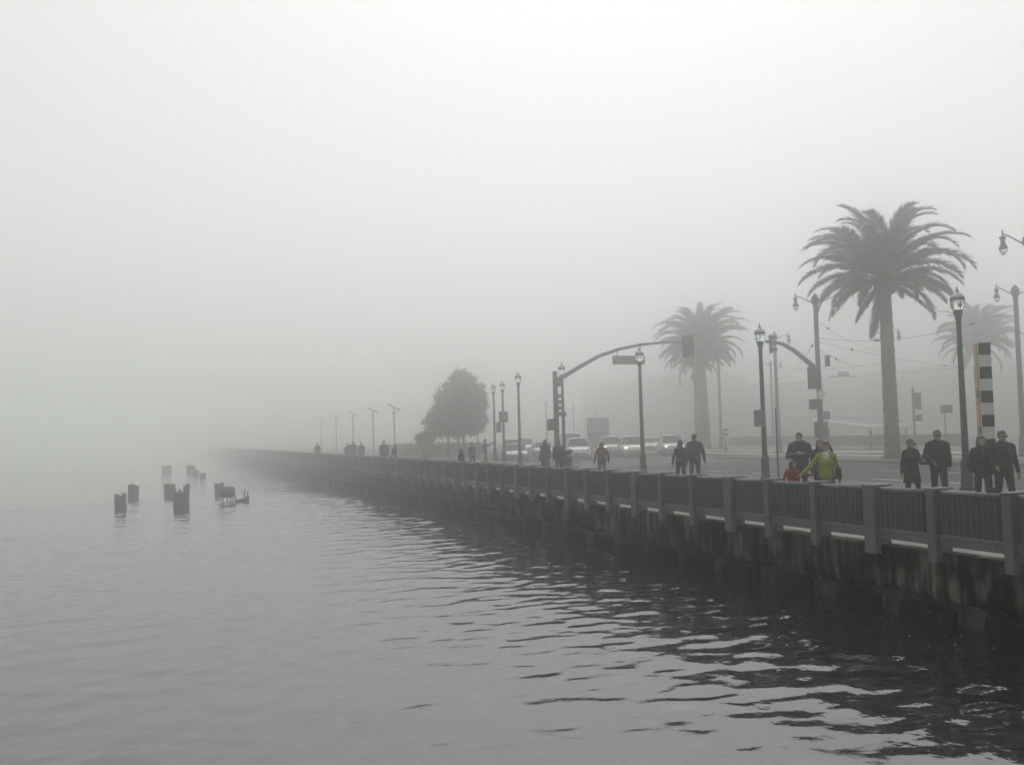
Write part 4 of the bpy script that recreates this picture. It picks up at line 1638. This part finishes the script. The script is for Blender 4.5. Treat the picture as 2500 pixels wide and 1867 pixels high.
def person(x, y, H, rz, label, top, legs, hair='short', hairm=None, fem=False, bulk=1.0, arms=None, stride=0.22, coat=None, head_turn=0.0,
           head_tilt=0.0, extras=(), res=0.013, sun=False, lean=0.0, collar=True, shirt=None, hood=False, hem=None):
    """front of the body is local -y, its left side +x.  arms: {+1/-1: (elbow offset from shoulder, wrist offset from elbow)} in units of H/1.75"""
    hairm = hairm or c_hair
    s = H / 1.75
    e = empty('person', (x, y, DZ), label, 'person', 'people walking on the promenade', rz)
    mats = [top, legs, skin, c_shoe, shirt or top]
    TOP, LEG, SK, SH, ST = range(5)
    f = SDF((-0.72 * s, -0.62 * s, -0.03), (0.72 * s, 0.62 * s, 1.85 * s), res)

    def P(a, b_, c):
        return np.array([a, b_ - lean * max(0, c - 0.9) * 1.0, c]) * s
    sw = (0.165 if fem else 0.19) * (0.5 + 0.5 * bulk)
    hw = 0.095 if fem else 0.09
    # legs
    for sd_, fo in ((1, stride), (-1, -stride)):
        hip = P(sd_ * hw, 0, 0.90)
        knee = P(sd_ * (hw + 0.005), -fo * 0.55 - 0.03, 0.49)
        ank = P(sd_ * (hw + 0.01), -fo * 0.95 + (0.05 if fo < 0 else 0.0), 0.10 if fo >= 0 else 0.13)
        f.cone(hip, knee, 0.098 * s * (0.5 + 0.5 * bulk), 0.066 * s, LEG, 0.03 * s)
        f.cone(knee, ank, 0.064 * s, 0.056 * s, LEG, 0.025 * s)
        toe = ank + np.array([sd_ * 0.02, -0.15, -0.055 if fo >= 0 else -0.075]) * s
        heel = ank + np.array([0, 0.03, -0.045 if fo >= 0 else -0.03]) * s
        f.cone(heel, toe, 0.044 * s, 0.036 * s, SH, 0.012 * s)
    f.ell(P(0, 0.01, 0.93), (0.165 * s * (1.03 if fem else 1.0), 0.118 * s * bulk, 0.125 * s), LEG, 0.04 * s)
    # trunk of the body with the garment on it
    hemz = (hem if hem is not None else 0.90) * s
    b_ = bulk
    f.cone(P(0, 0.0, 0.94), P(0, 0.0, 1.14), 0.186 * s * b_, (0.148 if fem else 0.165) * s * b_, TOP, 0.02 * s, 0.74, zmin=hemz)
    f.cone(P(0, 0.0, 1.12), P(0, 0.005, 1.33), (0.148 if fem else 0.168) * s * b_, (0.165 if fem else 0.19) * s * b_, TOP, 0.05 * s, 0.68)
    f.cone(P(-sw * 0.78, 0.01, 1.405), P(sw * 0.78, 0.01, 1.405), 0.075 * s * b_, 0.075 * s * b_, TOP, 0.06 * s, 0.95)
    f.cone(P(0, 0.02, 1.40), P(0, 0.015, 1.48), 0.095 * s, 0.062 * s, TOP, 0.05 * s)
    if fem:
        for sd_ in (-1, 1):
            f.ell(P(sd_ * 0.075, -0.085, 1.26), (0.075 * s, 0.065 * s, 0.075 * s), TOP, 0.05 * s)
    if coat:
        f.cone(P(0, 0.0, 1.02), P(0, 0.0, coat - 0.12), 0.165 * s, 0.262 * s, TOP, 0.03 * s, 0.80, zmin=coat * s)
    if shirt:
        if collar:
            f.cone(P(0, -0.092 * b_, 1.45), P(0, -0.125 * b_, 1.22), 0.048 * s, 0.020 * s, ST, 0.0)
        else:
            f.cone(P(0, -0.068 * b_, 1.43), P(0, -0.105 * b_, 1.34), 0.078 * s, 0.055 * s, ST, 0.0)
    # arms
    arms = arms or {}
    for sd_ in (1, -1):
        eo, wo_ = arms.get(sd_, ((sd_ * 0.040, 0.03 if sd_ * stride > 0 else -0.02, -0.285), (sd_ * 0.015, -0.07, -0.235)))
        sh = P(sd_ * sw, 0.01, 1.40)
        el = sh + np.array(eo) * s
        wr = el + np.array(wo_) * s
        f.cone(sh, el, 0.068 * s * b_, 0.052 * s * b_, TOP, 0.03 * s)
        f.cone(el, wr, 0.053 * s * b_, 0.043 * s * b_, TOP, 0.02 * s)
        d = (wr - el) / np.linalg.norm(wr - el)
        f.cone(wr, wr + d * 0.03 * s, 0.03 * s, 0.03 * s, SK, 0.006 * s)
        pc = wr + d * 0.075 * s
        side = np.cross(d, np.array([sd_ * 1.0, 0.15, 0.0]))
        side /= np.linalg.norm(side) + 1e-9
        nrm = np.cross(side, d)
        f.ell(pc, (0.032 * s, 0.042 * s, 0.048 * s), SK, 0.012 * s)
        for q in range(4):
            o_ = side * (-0.030 + 0.020 * q) * s
            ln = (0.062, 0.074, 0.070, 0.055)[q] * s
            r_ = 0.0105 * s
            k0 = pc + o_ + d * 0.032 * s
            k1 = k0 + d * ln * 0.55 - nrm * sd_ * 0.010 * s
            k2 = k1 + d * ln * 0.42 - nrm * sd_ * 0.026 * s
            f.cone(k0, k1, r_, r_ * 0.95, SK, 0.004 * s)
            f.cone(k1, k2, r_ * 0.95, r_ * 0.8, SK, 0.004 * s)
        t0 = pc - side * 0.03 * s - d * 0.01 * s
        t1 = t0 - side * 0.025 * s + d * 0.035 * s
        f.cone(t0, t1, 0.013 * s, 0.011 * s, SK, 0.006 * s)
        f.cone(t1, t1 + d * 0.028 * s, 0.011 * s, 0.009 * s, SK, 0.004 * s)
    # neck and head
    hx = 0.035 * math.sin(head_turn)
    hc = P(0, -0.01 - 0.03 * math.sin(head_tilt) * 2, 1.625)
    ct, st_ = math.cos(head_turn), math.sin(head_turn)
    tl = math.sin(head_tilt)

    def HP(a, b_, c):      # head-local: b_ negative = forward
        b2 = b_ * math.cos(head_tilt) + c * tl * -1.0
        c2 = c * math.cos(head_tilt) + b_ * tl
        return hc + np.array([a * ct - b2 * st_, a * st_ + b2 * ct, c2]) * s
    f.cone(P(0, 0.015, 1.45), hc + np.array([0, 0.02, -0.07]) * s, 0.054 * s, 0.052 * s, SK, 0.012 * s)
    f.ell(HP(0, 0.012, 0.03), (0.078 * s, 0.094 * s, 0.096 * s), SK, 0.01 * s)
    f.ell(HP(0, -0.022, -0.045), (0.060 * s, 0.070 * s, 0.072 * s), SK, 0.03 * s)
    f.cone(HP(0, -0.088, 0.012), HP(0, -0.105, -0.028), 0.010 * s, 0.016 * s, SK, 0.01 * s)
    f.cone(HP(-0.03, -0.078, 0.022), HP(0.03, -0.078, 0.022), 0.014 * s, 0.014 * s, SK, 0.012 * s)
    f.cone(HP(-0.02, -0.086, -0.062), HP(0.02, -0.086, -0.062), 0.010 * s, 0.010 * s, SK, 0.008 * s)
    for sd_ in (-1, 1):
        f.ell(HP(sd_ * 0.079, 0.012, -0.01), (0.013 * s, 0.02 * s, 0.033 * s), SK, 0.006 * s)
    if collar:
        f.cone(P(0, 0.02, 1.46), P(0, 0.018, 1.505), 0.075 * s, 0.072 * s, TOP, 0.01 * s)
    if hood:
        f.ell(P(0, 0.10, 1.47), (0.13 * s, 0.09 * s, 0.075 * s), TOP, 0.03 * s)
        f.cone(P(-0.10, -0.02, 1.475), P(0.10, -0.02, 1.475), 0.055 * s, 0.055 * s, TOP, 0.03 * s)
    GX_, GY_, GZ_ = np.meshgrid(f.ax[0], f.ax[1], f.ax[2], indexing='ij')
    ph_ = x * 3.1 + y * 1.7
    fold = np.sin(GX_ * 37 + GZ_ * 21 + ph_ + 2.0 * np.sin(GZ_ * 13 + ph_)) * np.sin(GY_ * 33 - GZ_ * 17 + 1.3 * ph_) + 0.6 * np.sin(GZ_ * 58 + GX_ * 23 + 2 * ph_)
    f.F = f.F + np.where((f.M == TOP) | (f.M == LEG), 0.0042 * fold, 0.0)
    f.mesh('body', mats, e)
    # hair
    g_ = SDF(hc - np.array([0.26, 0.30, 0.62]) * s, hc + np.array([0.26, 0.30, 0.22]) * s, res)

    def face_cut(X, Y, Z):
        xl = (X - hc[0]) / s
        yl = (Y - hc[1]) / s
        zl = (Z - hc[2]) / s
        fx = xl * ct + yl * st_
        fy = -xl * st_ + yl * ct
        fy2 = fy - zl * -tl
        # keep hair behind a plane that leans from the brow down to the nape
        lim = np.where(zl > 0.055, -0.2, -0.015 + (0.055 - zl) * 0.25)
        return (lim - fy2) * s
    thick = 0.016 if hair != 'short' else 0.011
    g_.ell(HP(0, 0.016, 0.034), np.array([0.079 + thick, 0.095 + thick, 0.098 + thick]) * s, 0, 0.0, face_cut if hair != 'none' else face_cut)
    if hair in ('short', 'bun', 'tail'):
        g_.F = np.maximum(g_.F, (hc[2] - 0.075 * s) - np.broadcast_to(g_.ax[2][None, None, :], g_.F.shape)) if hair == 'short' else g_.F
    if hair == 'long':
        g_.cone(HP(0, 0.055, -0.02), HP(0, 0.085, -0.32), 0.095 * s, 0.075 * s, 0, 0.03 * s, 0.7)
        for sd_ in (-1, 1):
            g_.cone(HP(sd_ * 0.072, 0.01, 0.0), HP(sd_ * 0.10, -0.02, -0.27), 0.034 * s, 0.04 * s, 0, 0.02 * s)
    elif hair == 'bob':
        g_.cone(HP(0, 0.05, 0.0), HP(0, 0.055, -0.12), 0.092 * s, 0.08 * s, 0, 0.03 * s, 0.8)
        for sd_ in (-1, 1):
            g_.cone(HP(sd_ * 0.074, 0.015, 0.0), HP(sd_ * 0.082, 0.01, -0.12), 0.032 * s, 0.034 * s, 0, 0.02 * s)
    elif hair == 'tail':
        g_.cone(HP(0.05, 0.10, 0.0), HP(0.09, 0.13, -0.13), 0.04 * s, 0.035 * s, 0, 0.02 * s)
    g_.mesh('hair', [hairm], e)
    if sun:
        b2 = MB()
        for sd_ in (-1, 1):
            c_ = HP(sd_ * 0.036, -0.103, 0.004)
            ax_ = HP(sd_ * 0.036, -0.114, 0.004)
            b2.tube([tuple(c_), tuple(ax_)], 0.027 * s, 10)
            b2.tube([tuple(HP(sd_ * 0.06, -0.104, 0.008)), tuple(HP(sd_ * 0.092, -0.05, 0.008)), tuple(HP(sd_ * 0.094, 0.02, 0.006))], 0.005 * s, 5)
        b2.tube([tuple(HP(-0.02, -0.112, 0.008)), tuple(HP(0.02, -0.112, 0.008))], 0.005 * s, 5)
        b2.build('sunglasses', c_lens, e)
    for ex in extras:
        ex(e, s, P, f)
    return e


def shoulder_bag(side, mname=c_black, w=0.30, z=0.86):
    def go(e, s, P, f):
        b2 = MB()
        x0 = side * 0.27
        b2.bevbox(x0 * s - 0.07 * s, x0 * s + 0.07 * s, -0.02 * s - w / 2 * s, -0.02 * s + w / 2 * s, z * s, (z + 0.27) * s, 0.03 * s)
        b2.build('bag', mname, e)
        b3 = MB()
        pts = []
        for q in range(9):
            t_ = q / 8
            a_ = math.pi * t_
            pts.append((x0 * s - side * 0.12 * s * math.sin(a_), (-0.13 + 0.26 * t_) * s, (z + 0.24 + 0.31 * math.sin(a_) ** 0.6) * s))
        b3.tube(pts, 0.012 * s, 6)
        b3.build('bag_strap', mname, e)
    return go


def backpack(mname):
    def go(e, s, P, f):
        b2 = MB()
        b2.bevbox(-0.16 * s, 0.16 * s, 0.13 * s, 0.33 * s, 1.0 * s, 1.46 * s, 0.05 * s)
        b2.bevbox(-0.12 * s, 0.12 * s, 0.331 * s, 0.39 * s, 1.02 * s, 1.25 * s, 0.03 * s)
        b2.build('backpack', mname, e)
    return go


def handheld(x_, y_, z_, mname=c_black, w=0.13, h_=0.07):
    def go(e, s, P, f):
        b2 = MB()
        b2.bevbox((x_ - w / 2) * s, (x_ + w / 2) * s, (y_ - 0.025) * s, (y_ + 0.012) * s, (z_ - h_ / 2) * s, (z_ + h_ / 2) * s, 0.006 * s)
        b2.build('phone', mname, e)
    return go


# nearest couple, right edge
person(17.56, 16.91, 1.80, R(-28), 'man in black jacket and trousers with sunglasses, rightmost of the walkers', c_black, c_black, sun=True, bulk=1.05, stride=0.20, head_turn=0.25,
       arms={-1: ((-0.07, 0.06, -0.28), (0.06, -0.20, -0.13)), 1: ((0.065, 0.06, -0.28), (0.035, -0.07, -0.24))}, hem=0.86)
person(17.30, 17.25, 1.70, R(-30), 'long-haired woman in dark open jacket and jeans, beside the rightmost man', c_black, c_jean, 'long', c_hairb, fem=True, bulk=1.08, shirt=c_grey, stride=0.16,
       arms={-1: ((-0.08, 0.07, -0.27), (0.03, -0.12, -0.21)), 1: ((0.07, 0.02, -0.28), (0.02, -0.12, -0.20))})
# couple by the nearest lamp
person(17.85, 19.16, 1.83, R(-30), 'tall man in black jacket and jeans, arm in arm left of the nearest lamp post', c_black, c_jean, sun=True, bulk=1.1, stride=0.14,
       arms={-1: ((-0.09, 0.02, -0.27), (0.13, -0.17, -0.12)), 1: ((0.055, 0.05, -0.28), (-0.03, -0.13, -0.20))})
person(17.25, 19.40, 1.64, R(-12), 'woman in flared black coat and sunglasses, arm in arm with the tall man', c_black, c_char, 'short', c_hairb, fem=True, sun=True, coat=0.62, stride=0.12, head_turn=0.5,
       arms={-1: ((-0.07, 0.03, -0.28), (-0.04, -0.03, -0.24)), 1: ((0.10, 0.0, -0.27), (0.20, -0.10, -0.02))}, hem=0.8)
# family group
person(16.81, 23.24, 1.84, R(-32), 'burly man in dark hooded coat looking down at something in his hands', c_navy, c_char, 'short', bulk=1.22, stride=0.10, head_tilt=0.25, hood=True, hem=0.70,
       arms={-1: ((-0.10, -0.02, -0.27), (0.20, -0.20, 0.06)), 1: ((0.10, -0.02, -0.27), (-0.20, -0.20, 0.06))}, extras=(handheld(0.0, -0.34, 1.17, c_grey),))
person(15.95, 21.2, 1.66, R(-30), 'dark-haired person in dark clothes half hidden behind the woman in yellow', c_char, c_black, 'bob', fem=True, bulk=1.08, stride=0.1, shirt=c_dred, hem=0.72)
person(14.26, 18.74, 1.66, R(-40), 'woman in bright yellow cardigan over a white top, holding the child by the hand', c_yel, c_ljean, 'tail', c_hair, fem=True, bulk=1.02, stride=0.14, shirt=c_white, head_turn=-0.35, head_tilt=0.15,
       arms={-1: ((-0.20, -0.04, -0.24), (-0.19, -0.10, -0.17)), 1: ((0.08, 0.03, -0.28), (0.03, -0.02, -0.25))}, extras=(shoulder_bag(1),), collar=False, hem=0.84)
person(13.72, 19.25, 1.24, R(-5), 'small black-haired child in a red jacket reaching for the yellow woman\'s hand', c_red, c_char, 'bob', bulk=1.1, stride=0.1, head_turn=0.6,
       arms={1: ((0.17, -0.05, -0.16), (0.13, -0.10, 0.03)), -1: ((-0.14, 0.0, -0.24), (0.0, -0.05, -0.22))}, hem=0.8)
# couple walking away
person(17.87, 30.83, 1.85, R(165), 'man in dark jacket walking away beside a shorter woman', c_char, c_brown, 'short', bulk=1.12, stride=0.16, res=0.018, hem=0.80,
       arms={-1: ((-0.10, 0.0, -0.28), (-0.04, -0.04, -0.24)), 1: ((0.06, 0.0, -0.29), (0.0, -0.05, -0.24))})
person(17.42, 31.05, 1.64, R(170), 'dark-dressed long-haired woman walking away beside the taller man', c_char, c_black, 'long', fem=True, bulk=1.05, stride=0.12, res=0.018,
       arms={1: ((0.11, 0.02, -0.27), (0.04, -0.03, -0.24)), -1: ((-0.06, 0.0, -0.28), (0.0, -0.04, -0.24))})
person(17.3, 37.44, 1.60, R(175), 'woman in dull red jacket and grey jeans walking in front of the white vehicle', c_dred, c_ljean, 'long', fem=True, bulk=1.15, stride=0.12, res=0.018, hem=0.76,
       arms={1: ((0.13, 0.02, -0.26), (0.04, -0.05, -0.24)), -1: ((-0.12, 0.02, -0.26), (-0.03, -0.05, -0.24))})
person(17.66, 44.75, 1.72, R(160), 'long-haired woman in dark coat carrying a handbag, left of the signal mast', c_char, c_black, 'long', fem=True, bulk=1.1, stride=0.12, res=0.02, coat=0.45,
       extras=(shoulder_bag(1, c_black, 0.34, 0.72),))
person(17.14, 41.75, 1.68, R(165), 'person with a bulky backpack between the signal mast and the litter bin', c_navy, c_char, 'short', bulk=1.15, stride=0.1, res=0.02, extras=(backpack(c_black),))
person(20.45, 62.73, 1.76, R(80), 'hazy standing person raising both arms to take a photo', c_grey, c_char, 'short', stride=0.10, res=0.022,
       arms={1: ((0.06, -0.20, -0.12), (-0.06, -0.22, 0.16)), -1: ((-0.06, -0.20, -0.12), (0.06, -0.22, 0.16))}, extras=(handheld(0.0, -0.52, 1.44, c_black, 0.14, 0.09),))
person(16.99, 54.57, 1.60, R(10), 'hazy person in grey standing just left of the photo taker', c_char, c_black, 'short', bulk=1.1, res=0.022)
person(12.95, 43.26, 1.42, R(30), 'short long-haired person close to the railing, below the round trees', c_char, c_char, 'long', fem=True, bulk=1.1, res=0.022)
person(13.9, 64.17, 1.86, R(0), 'hazy broad-shouldered person by the rail near the clearest path light', c_grey, c_char, 'short', bulk=1.15, res=0.025)
person(13.33, 59.07, 1.62, R(60), 'hazy person leaning at the rail directly below the clearest path light', c_char, c_char, 'short', bulk=1.1, lean=0.25, res=0.025)
person(13.41, 75.0, 1.70, R(10), 'faint walker, left of a group of three by the far rail', c_char, c_char, 'short', res=0.028)
person(13.81, 74.84, 1.84, R(0), 'faint broad walker, middle of a group of three by the far rail', c_char, c_char, 'short', bulk=1.15, res=0.028)
person(14.4, 74.64, 1.77, R(-10), 'faint walker, right of a group of three by the far rail', c_char, c_char, 'short', res=0.028)
person(12.76, 85.86, 1.79, R(0), 'faintest lone walker at the far left by the rail', c_char, c_char, 'short', res=0.03)


# ------------------------------------------------------------------ fog
b = MB()
b.box(BX0 - 5, BX1 + 5, BY0 - 5, BY1 + 5, -1.6, 19.0)
hz = bpy.data.materials.new('fog')
hz.use_nodes = True
t = hz.node_tree
t.nodes.clear()
pv = t.nodes.new('ShaderNodeVolumePrincipled')
pv.inputs['Color'].default_value = (0.990, 0.998, 0.986, 1)
pv.inputs['Density'].default_value = HAZE_DENSITY
pv.inputs['Density Attribute'].default_value = ''
pv.inputs['Anisotropy'].default_value = 0.92
ou = t.nodes.new('ShaderNodeOutputMaterial')
t.links.new(pv.outputs[0], ou.inputs['Volume'])
hobj = b.build('haze', hz)
struct(hobj, 'stuff')
